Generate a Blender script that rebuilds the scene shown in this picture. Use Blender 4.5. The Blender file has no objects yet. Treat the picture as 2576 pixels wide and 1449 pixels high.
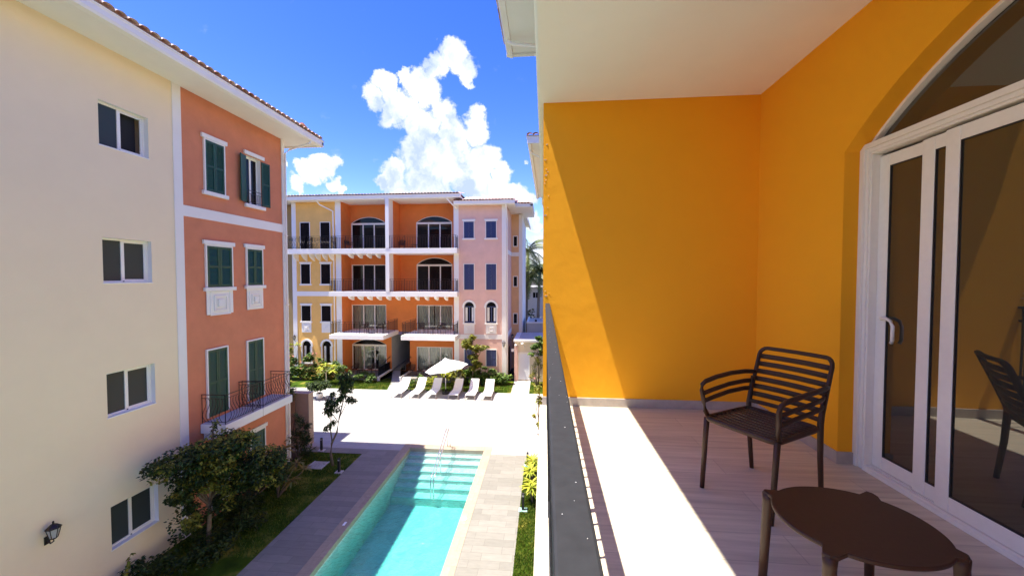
import bpy, math, random
from math import sin, cos, pi, radians, sqrt
from mathutils import Vector, Matrix

SC = bpy.context.scene
COL = SC.collection
EYE = 8.22          # lens height above the courtyard
F3 = 6.92           # level of the balcony floor

# ------------------------------------------------------------------ camera
cam_data = bpy.data.cameras.new('camera')
cam = bpy.data.objects.new('camera', cam_data)
COL.objects.link(cam)
cam.location = (0, 0, EYE)
cam.rotation_euler = (radians(90 - 1.6757), 0, radians(4.9834))
cam_data.sensor_width = 36.0
cam_data.lens = 36.0 * 940 / 2576
cam_data.clip_start = 0.02
cam_data.clip_end = 5000
SC.camera = cam

# ------------------------------------------------------------------ light
SUN_DX, SUN_DY = 0.292, 0.085
sd = bpy.data.lights.new('sun', 'SUN')
sd.energy = 2.25
sd.angle = radians(0.5)
sd.color = (1.0, 0.93, 0.80)
sun = bpy.data.objects.new('sun', sd)
COL.objects.link(sun)
sun.location = (-20, -5, 60)
sun.rotation_euler = Vector((SUN_DX, SUN_DY, -1)).to_track_quat('-Z', 'Y').to_euler()
SC.view_settings.view_transform = 'Standard'
SC.view_settings.look = 'None'
SC.view_settings.exposure = 2.52
SC.cycles.diffuse_bounces = 8
SC.cycles.max_bounces = 14
SC.view_settings.gamma = 1.0

# sky: Nishita plus a bank of cumulus, all by direction
W = bpy.data.worlds.new('World')
SC.world = W
W.use_nodes = True
wn, wl = W.node_tree.nodes, W.node_tree.links
wn.clear()


def wmath(op, a, b=None, c=None, clamp=False):
    n = wn.new('ShaderNodeMath')
    n.operation = op
    n.use_clamp = clamp
    for i, v in enumerate((a, b, c)):
        if v is None:
            continue
        if isinstance(v, (int, float)):
            n.inputs[i].default_value = v
        else:
            wl.new(v, n.inputs[i])
    return n.outputs[0]


def build_world():
    sky = wn.new('ShaderNodeTexSky')
    sky.sky_type = 'NISHITA'
    sky.sun_disc = False
    s = Vector((-SUN_DX, -SUN_DY, 1)).normalized()
    sky.sun_elevation = math.asin(s.z)
    sky.sun_rotation = math.atan2(s.x, s.y)
    sky.air_density = 1.0
    sky.dust_density = 0.3
    sky.ozone_density = 2.5
    hs = wn.new('ShaderNodeHueSaturation')
    hs.inputs['Hue'].default_value = 0.529
    hs.inputs['Saturation'].default_value = 1.38
    hs.inputs['Value'].default_value = 0.40
    wl.new(sky.outputs[0], hs.inputs['Color'])
    tc = wn.new('ShaderNodeTexCoord')
    d = tc.outputs['Generated']
    # slightly warped direction for ragged edges
    nz = wn.new('ShaderNodeTexNoise')
    nz.inputs['Scale'].default_value = 9
    nz.inputs['Detail'].default_value = 9
    nz.inputs['Roughness'].default_value = 0.62
    wl.new(d, nz.inputs['Vector'])
    sub = wn.new('ShaderNodeVectorMath'); sub.operation = 'SUBTRACT'
    wl.new(nz.outputs['Color'], sub.inputs[0]); sub.inputs[1].default_value = (.5, .5, .5)
    scl = wn.new('ShaderNodeVectorMath'); scl.operation = 'SCALE'
    wl.new(sub.outputs[0], scl.inputs[0]); scl.inputs['Scale'].default_value = 0.13
    add = wn.new('ShaderNodeVectorMath'); add.operation = 'ADD'
    wl.new(d, add.inputs[0]); wl.new(scl.outputs[0], add.inputs[1])
    dw = add.outputs[0]
    # cloud puffs: azimuth from the +Y axis, elevation, angular radius, in degrees
    blobs = CLOUDS
    acc = None
    for (az, el, r) in blobs:
        az, el = radians(az), radians(el)
        v = (sin(az) * cos(el), cos(az) * cos(el), sin(el))
        dn = wn.new('ShaderNodeVectorMath'); dn.operation = 'DISTANCE'
        wl.new(dw, dn.inputs[0]); dn.inputs[1].default_value = v
        m = wn.new('ShaderNodeMapRange'); m.interpolation_type = 'SMOOTHSTEP'
        rr = radians(r)
        m.inputs['From Min'].default_value = rr * 1.22
        m.inputs['From Max'].default_value = rr * 0.45
        wl.new(dn.outputs['Value'], m.inputs['Value'])
        acc = m.outputs[0] if acc is None else wmath('SMOOTH_MAX', acc, m.outputs[0], 0.12)
    # cloud bank near the horizon and scattered ones elsewhere
    sep = wn.new('ShaderNodeSeparateXYZ'); wl.new(d, sep.inputs[0])
    low = wn.new('ShaderNodeMapRange'); low.interpolation_type = 'SMOOTHSTEP'
    low.inputs['From Min'].default_value = 0.27
    low.inputs['From Max'].default_value = 0.10
    wl.new(sep.outputs['Z'], low.inputs['Value'])
    n2 = wn.new('ShaderNodeTexNoise'); n2.inputs['Scale'].default_value = 3.4
    n2.inputs['Detail'].default_value = 7; n2.inputs['Roughness'].default_value = 0.6
    wl.new(dw, n2.inputs['Vector'])
    t2 = wn.new('ShaderNodeMapRange')
    t2.inputs['From Min'].default_value = 0.40
    t2.inputs['From Max'].default_value = 0.58
    wl.new(n2.outputs['Fac'], t2.inputs['Value'])
    bank = wmath('MULTIPLY', low.outputs[0], t2.outputs[0])
    dens = wmath('MAXIMUM', acc, wmath('MULTIPLY', bank, 0.9))
    # body texture
    n3 = wn.new('ShaderNodeTexNoise'); n3.inputs['Scale'].default_value = 17
    n3.inputs['Detail'].default_value = 10; n3.inputs['Roughness'].default_value = 0.6
    wl.new(dw, n3.inputs['Vector'])
    edge = wmath('ADD', dens, wmath('MULTIPLY', wmath('SUBTRACT', n3.outputs['Fac'], 0.5), 1.1))
    al = wn.new('ShaderNodeMapRange'); al.interpolation_type = 'SMOOTHSTEP'
    al.inputs['From Min'].default_value = 0.22
    al.inputs['From Max'].default_value = 0.82
    wl.new(edge, al.inputs['Value'])
    # cloud tone: painted shading, noise mixes sunlit white with shaded blue-grey
    n4 = wn.new('ShaderNodeTexNoise'); n4.inputs['Scale'].default_value = 11
    n4.inputs['Detail'].default_value = 6; n4.inputs['Roughness'].default_value = 0.55
    mp = wn.new('ShaderNodeMapping'); mp.inputs['Location'].default_value = (3.1, 0, 0.35)
    wl.new(dw, mp.inputs['Vector']); wl.new(mp.outputs[0], n4.inputs['Vector'])
    tone = wn.new('ShaderNodeValToRGB')
    tone.color_ramp.elements[0].position = 0.36
    tone.color_ramp.elements[0].color = (.76, .93, 1.33, 1)
    tone.color_ramp.elements[1].position = 0.62
    tone.color_ramp.elements[1].color = (1.75, 1.75, 1.77, 1)
    wl.new(n4.outputs['Fac'], tone.inputs['Fac'])
    mix = wn.new('ShaderNodeMixRGB')
    wl.new(al.outputs[0], mix.inputs['Fac'])
    wl.new(hs.outputs[0], mix.inputs['Color1'])
    wl.new(tone.outputs[0], mix.inputs['Color2'])
    bg = wn.new('ShaderNodeBackground')
    bg.inputs['Strength'].default_value = 0.148
    wl.new(mix.outputs[0], bg.inputs['Color'])
    out = wn.new('ShaderNodeOutputWorld')
    wl.new(bg.outputs[0], out.inputs['Surface'])


CLOUDS = [
    (-13.78, 29.47, 2.31), (-11.43, 28.03, 1.78), (-10.55, 26.67, 0.85), (-23.67, 26.01, 1.38), (-24.77, 23.56, 1.64), (-22.6, 25.69, 1.65), (-20.1, 26.67, 1.21), (-18.14, 25.47, 2.34), (-16.4, 27.7, 1.85), (-21.53, 23.0, 2.7), (-18.46, 21.07, 2.8), (-15.57, 22.78, 2.27), (-13.83, 20.09, 2.9), (-10.57, 21.26, 2.01), (-19.06, 17.41, 3.3), (-15.02, 16.58, 3.97), (-9.98, 17.31, 2.99), (-6.55, 15.71, 2.21), (-22.44, 14.5, 2.27), (-23.81, 13.59, 1.38), (-11.49, 13.95, 3.5), (-17.37, 13.45, 3.41), (-21.35, 12.4, 1.98), (-5.16, 13.19, 2.12), (-31.15, 14.43, 1.59), (-32.94, 13.21, 1.69), (-34.81, 11.99, 1.18), (-29.79, 13.05, 1.28), (-28.55, 12.12, 1.01), (-35.55, 13.87, 0.4), (-2.32, 11.74, 1.54), (-1.53, 8.24, 1.79), (-3.77, 12.33, 1.3), (-1.52, 4.36, 2.41), (-3.17, 17.25, 0.58), (-8.49, 12.88, 2.36)
]
build_world()

# ------------------------------------------------------------------ materials
MATS = {}


def new_mat(name):
    m = bpy.data.materials.new(name)
    m.use_nodes = True
    nt = m.node_tree
    b = nt.nodes['Principled BSDF']
    MATS[name] = m
    return m, nt.nodes, nt.links, b


def objcoord(n, l, scale=(1, 1, 1)):
    tc = n.new('ShaderNodeTexCoord')
    mp = n.new('ShaderNodeMapping')
    mp.inputs['Scale'].default_value = scale
    geo = n.new('ShaderNodeNewGeometry')
    l.new(geo.outputs['Position'], mp.inputs['Vector'])
    return mp.outputs[0]


def plaster(name, col, bump=0.25, fine=260, var=0.05, rough=0.9, stain=0.0):
    m, n, l, b = new_mat(name)
    c = objcoord(n, l)
    b.inputs['Roughness'].default_value = rough
    b.inputs['Specular IOR Level'].default_value = 0.25
    n1 = n.new('ShaderNodeTexNoise'); n1.inputs['Scale'].default_value = 1.3
    n1.inputs['Detail'].default_value = 6; n1.inputs['Roughness'].default_value = .6
    l.new(c, n1.inputs['Vector'])
    r = n.new('ShaderNodeValToRGB')
    lo = [max(0, x * (1 - var * 1.6)) for x in col]
    hi = [min(1, x * (1 + var)) for x in col]
    r.color_ramp.elements[0].position = 0.3; r.color_ramp.elements[0].color = (*lo, 1)
    r.color_ramp.elements[1].position = 0.7; r.color_ramp.elements[1].color = (*hi, 1)
    l.new(n1.outputs['Fac'], r.inputs['Fac'])
    l.new(r.outputs[0], b.inputs['Base Color'])
    n2 = n.new('ShaderNodeTexNoise'); n2.inputs['Scale'].default_value = fine
    n2.inputs['Detail'].default_value = 3
    l.new(c, n2.inputs['Vector'])
    n3 = n.new('ShaderNodeTexNoise'); n3.inputs['Scale'].default_value = 7
    n3.inputs['Detail'].default_value = 5
    l.new(c, n3.inputs['Vector'])
    ad = n.new('ShaderNodeMath'); ad.operation = 'MULTIPLY_ADD'
    l.new(n3.outputs['Fac'], ad.inputs[0]); ad.inputs[1].default_value = 2.5
    l.new(n2.outputs['Fac'], ad.inputs[2])
    bp = n.new('ShaderNodeBump'); bp.inputs['Strength'].default_value = bump
    bp.inputs['Distance'].default_value = 0.006
    l.new(ad.outputs[0], bp.inputs['Height']); l.new(bp.outputs[0], b.inputs['Normal'])
    return m


def plain(name, col, rough=0.5, metal=0.0, spec=0.5, var=0.06, scale=30, bump=0.0):
    m, n, l, b = new_mat(name)
    c = objcoord(n, l)
    n1 = n.new('ShaderNodeTexNoise'); n1.inputs['Scale'].default_value = scale
    n1.inputs['Detail'].default_value = 4
    l.new(c, n1.inputs['Vector'])
    r = n.new('ShaderNodeValToRGB')
    r.color_ramp.elements[0].position = .3; r.color_ramp.elements[1].position = .7
    r.color_ramp.elements[0].color = (*[x * (1 - var) for x in col], 1)
    r.color_ramp.elements[1].color = (*[min(1, x * (1 + var)) for x in col], 1)
    l.new(n1.outputs['Fac'], r.inputs['Fac']); l.new(r.outputs[0], b.inputs['Base Color'])
    b.inputs['Roughness'].default_value = rough
    b.inputs['Metallic'].default_value = metal
    b.inputs['Specular IOR Level'].default_value = spec
    if bump:
        bp = n.new('ShaderNodeBump'); bp.inputs['Strength'].default_value = bump
        bp.inputs['Distance'].default_value = .003
        l.new(n1.outputs['Fac'], bp.inputs['Height']); l.new(bp.outputs[0], b.inputs['Normal'])
    return m


def foliage(name, cols, rough=0.55, trans=0.25):
    m, n, l, b = new_mat(name)
    geo = n.new('ShaderNodeNewGeometry')
    r = n.new('ShaderNodeValToRGB')
    els = r.color_ramp.elements
    while len(els) < len(cols):
        els.new(0.5)
    for i, c in enumerate(cols):
        els[i].position = i / (len(cols) - 1)
        els[i].color = (*c, 1)
    l.new(geo.outputs['Random Per Island'], r.inputs['Fac'])
    l.new(r.outputs[0], b.inputs['Base Color'])
    b.inputs['Roughness'].default_value = rough
    b.inputs['Specular IOR Level'].default_value = 0.35
    tr = n.new('ShaderNodeBsdfTranslucent')
    l.new(r.outputs[0], tr.inputs['Color'])
    mx = n.new('ShaderNodeMixShader'); mx.inputs[0].default_value = trans
    l.new(b.outputs[0], mx.inputs[1]); l.new(tr.outputs[0], mx.inputs[2])
    l.new(mx.outputs[0], n['Material Output'].inputs['Surface'])
    return m


def pavers(name, c1, c2, mortar, w, h, rough=0.7, msize=0.006, grain=(2, 14, 2), bump=.15, gv=.12, rot=0, spec=.35):
    m, n, l, b = new_mat(name)
    c = objcoord(n, l)
    br = n.new('ShaderNodeTexBrick')
    br.offset = 0.37; br.offset_frequency = 2
    br.inputs['Color1'].default_value = (*c1, 1)
    br.inputs['Color2'].default_value = (*c2, 1)
    br.inputs['Mortar'].default_value = (*mortar, 1)
    br.inputs['Scale'].default_value = 1
    br.inputs['Mortar Size'].default_value = msize
    br.inputs['Mortar Smooth'].default_value = .3
    br.inputs['Brick Width'].default_value = w
    br.inputs['Row Height'].default_value = h
    l.new(c, br.inputs['Vector'])
    g = n.new('ShaderNodeTexNoise'); g.inputs['Scale'].default_value = 1.0
    g.inputs['Detail'].default_value = 8; g.inputs['Roughness'].default_value = .65
    mp = n.new('ShaderNodeMapping'); mp.inputs['Scale'].default_value = grain
    l.new(c, mp.inputs['Vector']); l.new(mp.outputs[0], g.inputs['Vector'])
    mr = n.new('ShaderNodeMapRange')
    mr.inputs['From Min'].default_value = .3; mr.inputs['From Max'].default_value = .7
    mr.inputs['To Min'].default_value = 1 - gv; mr.inputs['To Max'].default_value = 1 + gv * .6
    l.new(g.outputs['Fac'], mr.inputs['Value'])
    mu = n.new('ShaderNodeMixRGB'); mu.blend_type = 'MULTIPLY'; mu.inputs['Fac'].default_value = 1
    l.new(br.outputs['Color'], mu.inputs['Color1']); l.new(mr.outputs[0], mu.inputs['Color2'])
    l.new(mu.outputs[0], b.inputs['Base Color'])
    b.inputs['Roughness'].default_value = rough
    b.inputs['Specular IOR Level'].default_value = spec
    bp = n.new('ShaderNodeBump'); bp.inputs['Strength'].default_value = bump
    bp.inputs['Distance'].default_value = .003; bp.invert = True
    l.new(br.outputs['Fac'], bp.inputs['Height']); l.new(bp.outputs[0], b.inputs['Normal'])
    return m


plaster('cream', (.89, .745, .50), fine=170, var=.015)
plaster('coral', (.63, .24, .13), fine=170, var=.06)
plaster('far_orange', (.74, .23, .06), fine=60, bump=.1)
plaster('far_yellow', (.84, .50, .15), fine=60, bump=.1)
plaster('far_pink', (.76, .50, .41), fine=60, bump=.1)
plaster('far_peach', (.76, .48, .26), fine=60, bump=.1)
plaster('shaded_wall', (.36, .25, .11), fine=60, bump=.1)  # wall colour darkened to a shadow tone
plaster('near_orange', (.94, .425, .018), fine=210, bump=.3, var=.015)
plaster('ceiling_paint', (.92, .885, .81), fine=150, bump=.15, var=.02)
plaster('white_paint', (.84, .82, .77), bump=.1, var=.02)
plaster('beige_stone', (.42, .33, .24), fine=40, var=.10)
plaster('grey_render', (.50, .49, .47), fine=40)
plaster('gate_cream', (.78, .66, .46), fine=60)
plain('upvc', (.88, .85, .77), rough=.32, var=.02)
plain('iron', (.022, .015, .014), rough=.42, var=.2, metal=.3)
plain('rail_grey', (.020, .021, .025), rough=.7, spec=.3, metal=0, var=.18, scale=45, bump=.12)
plain('green_paint', (.010, .068, .038), rough=.5, var=.12)
plain('blue_paint', (.038, .052, .13), rough=.5, var=.12)
plain('brown_paint', (.009, .005, .004), rough=.8, var=.2, spec=.15)
plain('brown_resin', (.060, .028, .014), rough=.5, spec=.35, var=.06, scale=60)
plain('white_resin', (.86, .86, .85), rough=.55, var=.02)
plain('steel', (.72, .72, .72), rough=.18, metal=1.0, var=.05)
plain('black_plastic', (.015, .015, .016), rough=.6)
plain('lamp_glass', (.45, .45, .42), rough=.2)
plain('bark', (.17, .125, .085), rough=.9, var=.3, scale=25, bump=.6)
plain('palm_bark', (.20, .16, .12), rough=.9, var=.3, scale=12, bump=.6)
plain('soil', (.03, .022, .015), rough=1, var=.4, scale=9)
plain('fabric_white', (.85, .85, .84), rough=.85, var=.02, scale=80)
plain('curtain', (.80, .80, .74), rough=.95, var=.08, scale=3)
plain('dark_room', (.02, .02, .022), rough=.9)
plain('pot_white', (.8, .8, .78), rough=.5)
plain('teal_pad_and_shade', (.30, .50, .46), rough=.5)
plain('clay_edge', (.23, .13, .12), rough=.8, var=.3, scale=8)
plain('skirting', (.42, .375, .33), rough=.55, var=.12, scale=12)

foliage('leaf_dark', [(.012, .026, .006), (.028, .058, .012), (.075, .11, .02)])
foliage('leaf_mid', [(.035, .085, .015), (.09, .17, .028), (.20, .27, .05)])
foliage('leaf_yellow', [(.16, .22, .02), (.34, .38, .03), (.50, .45, .05)])
foliage('leaf_olive', [(.07, .10, .015), (.19, .20, .025), (.32, .29, .04)])
foliage('leaf_bronze', [(.10, .08, .02), (.30, .20, .04), (.18, .20, .05)])
foliage('grass_leaf', [(.03, .07, .005), (.07, .13, .008), (.20, .21, .03)])
foliage('petal', [(.75, .22, .25), (.80, .40, .35)])
foliage('palm_leaf', [(.05, .09, .02), (.12, .17, .04), (.30, .30, .10)], rough=.4)

pavers('plaza_tile', (.36, .35, .335), (.39, .38, .365), (.28, .27, .255), .92, .30, grain=(3, 10, 3))
pavers('deck_tile', (.20, .19, .165), (.245, .232, .203), (.155, .145, .12), .92, .30, grain=(3, 10, 3))
pavers('balcony_tile', (.57, .51, .405), (.63, .57, .455), (.47, .42, .34), 1.2, .196, rough=.42, msize=.0035,
       grain=(1.6, 26, 2), bump=.25, gv=.22, spec=.5)
pavers('coping_stone', (.33, .27, .20), (.37, .305, .23), (.25, .20, .155), .6, .6, grain=(8, 8, 8), gv=.14)

# pool lining; cell mottle in its colour stands for ripple light
m, n, l, b = new_mat('pool_tile')
c = objcoord(n, l)
v = n.new('ShaderNodeTexVoronoi'); v.inputs['Scale'].default_value = 3.2
l.new(c, v.inputs['Vector'])
r = n.new('ShaderNodeValToRGB')
r.color_ramp.elements[0].color = (.40, .48, .45, 1); r.color_ramp.elements[1].color = (.56, .62, .58, 1)
l.new(v.outputs['Color'], r.inputs['Fac']); l.new(r.outputs[0], b.inputs['Base Color'])
b.inputs['Roughness'].default_value = .5

# lawn
m, n, l, b = new_mat('lawn_turf')
c = objcoord(n, l)
n1 = n.new('ShaderNodeTexNoise'); n1.inputs['Scale'].default_value = 1.1; n1.inputs['Detail'].default_value = 8
l.new(c, n1.inputs['Vector'])
r = n.new('ShaderNodeValToRGB')
e = r.color_ramp.elements
e[0].position = .35; e[0].color = (.02, .045, .003, 1)
e[1].position = .66; e[1].color = (.25, .22, .04, 1)
k = e.new(.52); k.color = (.055, .10, .006, 1)
l.new(n1.outputs['Fac'], r.inputs['Fac']); l.new(r.outputs[0], b.inputs['Base Color'])
b.inputs['Roughness'].default_value = .95; b.inputs['Specular IOR Level'].default_value = .1
n2 = n.new('ShaderNodeTexNoise'); n2.inputs['Scale'].default_value = 60; n2.inputs['Detail'].default_value = 4
l.new(c, n2.inputs['Vector'])
bp = n.new('ShaderNodeBump'); bp.inputs['Strength'].default_value = 1; bp.inputs['Distance'].default_value = .03
l.new(n2.outputs['Fac'], bp.inputs['Height']); l.new(bp.outputs[0], b.inputs['Normal'])

# clay roof tile
m, n, l, b = new_mat('clay_tile')
c = objcoord(n, l)
n1 = n.new('ShaderNodeTexNoise'); n1.inputs['Scale'].default_value = 2.4; n1.inputs['Detail'].default_value = 8
l.new(c, n1.inputs['Vector'])
r = n.new('ShaderNodeValToRGB')
r.color_ramp.elements[0].position = .35; r.color_ramp.elements[0].color = (.42, .22, .17, 1)
r.color_ramp.elements[1].position = .65; r.color_ramp.elements[1].color = (.74, .58, .52, 1)
l.new(n1.outputs['Fac'], r.inputs['Fac']); l.new(r.outputs[0], b.inputs['Base Color'])
b.inputs['Roughness'].default_value = .7

# mirror-tinted window glass in front of an unlit room
def glass_dark(name, col, ior=1.6, rough=.015):
    m, n, l, b = new_mat(name)
    b.inputs['Base Color'].default_value = (*col, 1)
    b.inputs['Roughness'].default_value = rough
    b.inputs['IOR'].default_value = ior
    c = objcoord(n, l)
    n1 = n.new('ShaderNodeTexNoise'); n1.inputs['Scale'].default_value = .9
    l.new(c, n1.inputs['Vector'])
    bp = n.new('ShaderNodeBump'); bp.inputs['Strength'].default_value = .25; bp.inputs['Distance'].default_value = .01
    l.new(n1.outputs['Fac'], bp.inputs['Height']); l.new(bp.outputs[0], b.inputs['Normal'])
    return m


glass_dark('glass_dark', (.008, .008, .008), 1.3)
glass_dark('glass_tinted', (.040, .038, .028), 1.9)
glass_dark('glass_grey', (.05, .062, .060), 1.22, .15)

# clear glass (curtains show through)
m, n, l, b = new_mat('glass_clear')
tr = n.new('ShaderNodeBsdfTransparent'); tr.inputs['Color'].default_value = (.86, .88, .84, 1)
gl = n.new('ShaderNodeBsdfGlossy'); gl.inputs['Roughness'].default_value = .02
fr = n.new('ShaderNodeFresnel'); fr.inputs['IOR'].default_value = 1.7
mx = n.new('ShaderNodeMixShader')
l.new(fr.outputs[0], mx.inputs[0]); l.new(tr.outputs[0], mx.inputs[1]); l.new(gl.outputs[0], mx.inputs[2])
l.new(mx.outputs[0], n['Material Output'].inputs['Surface'])
n.remove(b)

# water: clear surface with ripples, absorbing body
m, n, l, b = new_mat('water')
tr = n.new('ShaderNodeBsdfTransparent')
gl = n.new('ShaderNodeBsdfGlossy'); gl.inputs['Roughness'].default_value = .03
fr = n.new('ShaderNodeFresnel'); fr.inputs['IOR'].default_value = 1.33
mx = n.new('ShaderNodeMixShader')
c = objcoord(n, l)
n1 = n.new('ShaderNodeTexNoise'); n1.inputs['Scale'].default_value = 7; n1.inputs['Detail'].default_value = 4
n1.inputs['Distortion'].default_value = .8
l.new(c, n1.inputs['Vector'])
bp = n.new('ShaderNodeBump'); bp.inputs['Strength'].default_value = 1; bp.inputs['Distance'].default_value = .12
l.new(n1.outputs['Fac'], bp.inputs['Height'])
l.new(bp.outputs[0], gl.inputs['Normal']); l.new(bp.outputs[0], fr.inputs['Normal'])
ge = n.new('ShaderNodeNewGeometry'); sx = n.new('ShaderNodeSeparateXYZ'); l.new(ge.outputs['True Normal'], sx.inputs[0])
gt = n.new('ShaderNodeMath'); gt.operation = 'GREATER_THAN'; gt.inputs[1].default_value = .5; l.new(sx.outputs['Z'], gt.inputs[0])
nb = n.new('ShaderNodeMath'); nb.operation = 'SUBTRACT'; nb.inputs[0].default_value = 1; l.new(ge.outputs['Backfacing'], nb.inputs[1])
m1 = n.new('ShaderNodeMath'); m1.operation = 'MULTIPLY'; l.new(gt.outputs[0], m1.inputs[0]); l.new(nb.outputs[0], m1.inputs[1])
m2 = n.new('ShaderNodeMath'); m2.operation = 'MULTIPLY'; l.new(m1.outputs[0], m2.inputs[0]); l.new(fr.outputs[0], m2.inputs[1])
l.new(m2.outputs[0], mx.inputs[0]); l.new(tr.outputs[0], mx.inputs[1]); l.new(gl.outputs[0], mx.inputs[2])
l.new(mx.outputs[0], n['Material Output'].inputs['Surface'])
va = n.new('ShaderNodeVolumeAbsorption'); va.inputs['Color'].default_value = (.42, .925, .91, 1)
va.inputs['Density'].default_value = 1.0
l.new(va.outputs[0], n['Material Output'].inputs['Volume'])
n.remove(b)

# ------------------------------------------------------------------ mesh building
WO = {}     # object name -> world offset of its root


def tag(o, label=None, cat=None, group=None, kind=None):
    if label: o['label'] = label
    if cat: o['category'] = cat
    if group: o['group'] = group
    if kind: o['kind'] = kind
    return o


def thing(name, label, cat, loc=(0, 0, 0), group=None):
    o = bpy.data.objects.new(name, None)
    o.empty_display_size = .2
    COL.objects.link(o)
    o.location = loc
    WO[o.name] = Vector(loc)
    return tag(o, label, cat, group)


def copy_tree(o, parent=None):
    c = o.copy()
    COL.objects.link(c)
    if parent is not None:
        c.parent = parent
    for ch in [x for x in bpy.data.objects if x.parent == o and x is not c]:
        copy_tree(ch, c)
    return c


class MB:
    def __init__(s):
        s.v = []; s.f = []

    def add(s, vs, fs):
        k = len(s.v)
        s.v.extend([tuple(p) for p in vs])
        s.f.extend([tuple(k + i for i in f) for f in fs])

    def quad(s, *p):
        s.add(p, [tuple(range(len(p)))])

    def box(s, x0, x1, y0, y1, z0, z1):
        x0, x1 = sorted((x0, x1)); y0, y1 = sorted((y0, y1)); z0, z1 = sorted((z0, z1))
        s.add([(x0, y0, z0), (x1, y0, z0), (x1, y1, z0), (x0, y1, z0), (x0, y0, z1), (x1, y0, z1), (x1, y1, z1), (x0, y1, z1)],
              [(0, 3, 2, 1), (4, 5, 6, 7), (0, 1, 5, 4), (1, 2, 6, 5), (2, 3, 7, 6), (3, 0, 4, 7)])

    def extrude(s, pts, vec):
        n = len(pts); vec = Vector(vec)
        a = [Vector(p) for p in pts]; b2 = [p + vec for p in a]
        fs = [tuple(reversed(range(n))), tuple(range(n, 2 * n))]
        for i in range(n):
            j = (i + 1) % n
            fs.append((i, j, n + j, n + i))
        s.add(a + b2, fs)

    def sweep(s, pts, ra, rb=None, n=8, ref=(0, 0, 1), sq=1.0, closed=False):
        """tube of elliptical section; ra across, rb along ref; radii may be lists"""
        P = [Vector(p) for p in pts]; N = len(P)
        ra = ra if isinstance(ra, (list, tuple)) else [ra] * N
        rb = ra if rb is None else (rb if isinstance(rb, (list, tuple)) else [rb] * N)
        vs = []
        for i, p in enumerate(P):
            if closed:
                t = P[(i + 1) % N] - P[i - 1]
            else:
                t = P[min(i + 1, N - 1)] - P[max(i - 1, 0)]
            t.normalize()
            r = Vector(ref)
            if abs(t.dot(r)) > .97:
                r = Vector((1, 0, 0)) if abs(t.x) < .9 else Vector((0, 1, 0))
            a = t.cross(r).normalized(); b2 = a.cross(t).normalized()
            for k in range(n):
                th = 2 * pi * (k + .5) / n
                cx, sx = cos(th), sin(th)
                if sq != 1.0:
                    cx = math.copysign(abs(cx) ** sq, cx); sx = math.copysign(abs(sx) ** sq, sx)
                vs.append(p + a * (cx * ra[i]) + b2 * (sx * rb[i]))
        fs = []
        M = N if closed else N - 1
        for i in range(M):
            i2 = (i + 1) % N
            for k in range(n):
                k2 = (k + 1) % n
                fs.append((i * n + k, i * n + k2, i2 * n + k2, i2 * n + k))
        if not closed:
            fs.append(tuple(reversed(range(n)))); fs.append(tuple((N - 1) * n + k for k in range(n)))
        s.add(vs, fs)

    def lathe(s, prof, n=16, c=(0, 0, 0)):
        vs = []
        for (r, z) in prof:
            for k in range(n):
                a = 2 * pi * k / n
                vs.append((c[0] + r * cos(a), c[1] + r * sin(a), c[2] + z))
        fs = []
        for i in range(len(prof) - 1):
            for k in range(n):
                k2 = (k + 1) % n
                fs.append((i * n + k, i * n + k2, (i + 1) * n + k2, (i + 1) * n + k))
        fs.append(tuple(reversed(range(n)))); fs.append(tuple((len(prof) - 1) * n + k for k in range(n)))
        s.add(vs, fs)

    def build(s, name, mat, parent=None, smooth=False, bevel=0, label=None, kind=None, cat=None, group=None):
        off = WO.get(parent.name, Vector((0, 0, 0))) if parent is not None else Vector((0, 0, 0))
        me = bpy.data.meshes.new(name)
        me.from_pydata([(p[0] - off.x, p[1] - off.y, p[2] - off.z) for p in s.v], [], s.f)
        me.materials.append(MATS[mat])
        if smooth:
            me.polygons.foreach_set('use_smooth', [True] * len(me.polygons))
        me.update()
        o = bpy.data.objects.new(name, me)
        COL.objects.link(o)
        WO[o.name] = off
        if parent is not None:
            o.parent = parent
        if bevel:
            bv = o.modifiers.new('bevel', 'BEVEL'); bv.width = bevel; bv.segments = 2
            bv.limit_method = 'ANGLE'
        tag(o, label, cat, group, kind)
        return o


class Fac:
    """a facade plane: u along it, d inwards from it, z up"""
    def __init__(s, o, u, d):
        s.o = Vector((o[0], o[1], 0)); s.u = Vector((u[0], u[1], 0)); s.d = Vector((d[0], d[1], 0))

    def p(s, u, d, z):
        q = s.o + s.u * u + s.d * d
        return (q.x, q.y, z)

    def box(s, mb, u0, u1, d0, d1, z0, z1):
        a = s.p(u0, d0, z0); b2 = s.p(u1, d1, z1)
        mb.box(a[0], b2[0], a[1], b2[1], a[2], b2[2])


def arch_pts(u0, u1, zs, rise, n=20):
    w = (u1 - u0) / 2; c = (u0 + u1) / 2
    R = (w * w + rise * rise) / (2 * rise)
    a0 = math.asin(min(1, w / R))
    return [(c + R * sin(-a0 + 2 * a0 * i / n), zs + R * cos(-a0 + 2 * a0 * i / n) - (R - rise)) for i in range(n + 1)]


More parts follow.
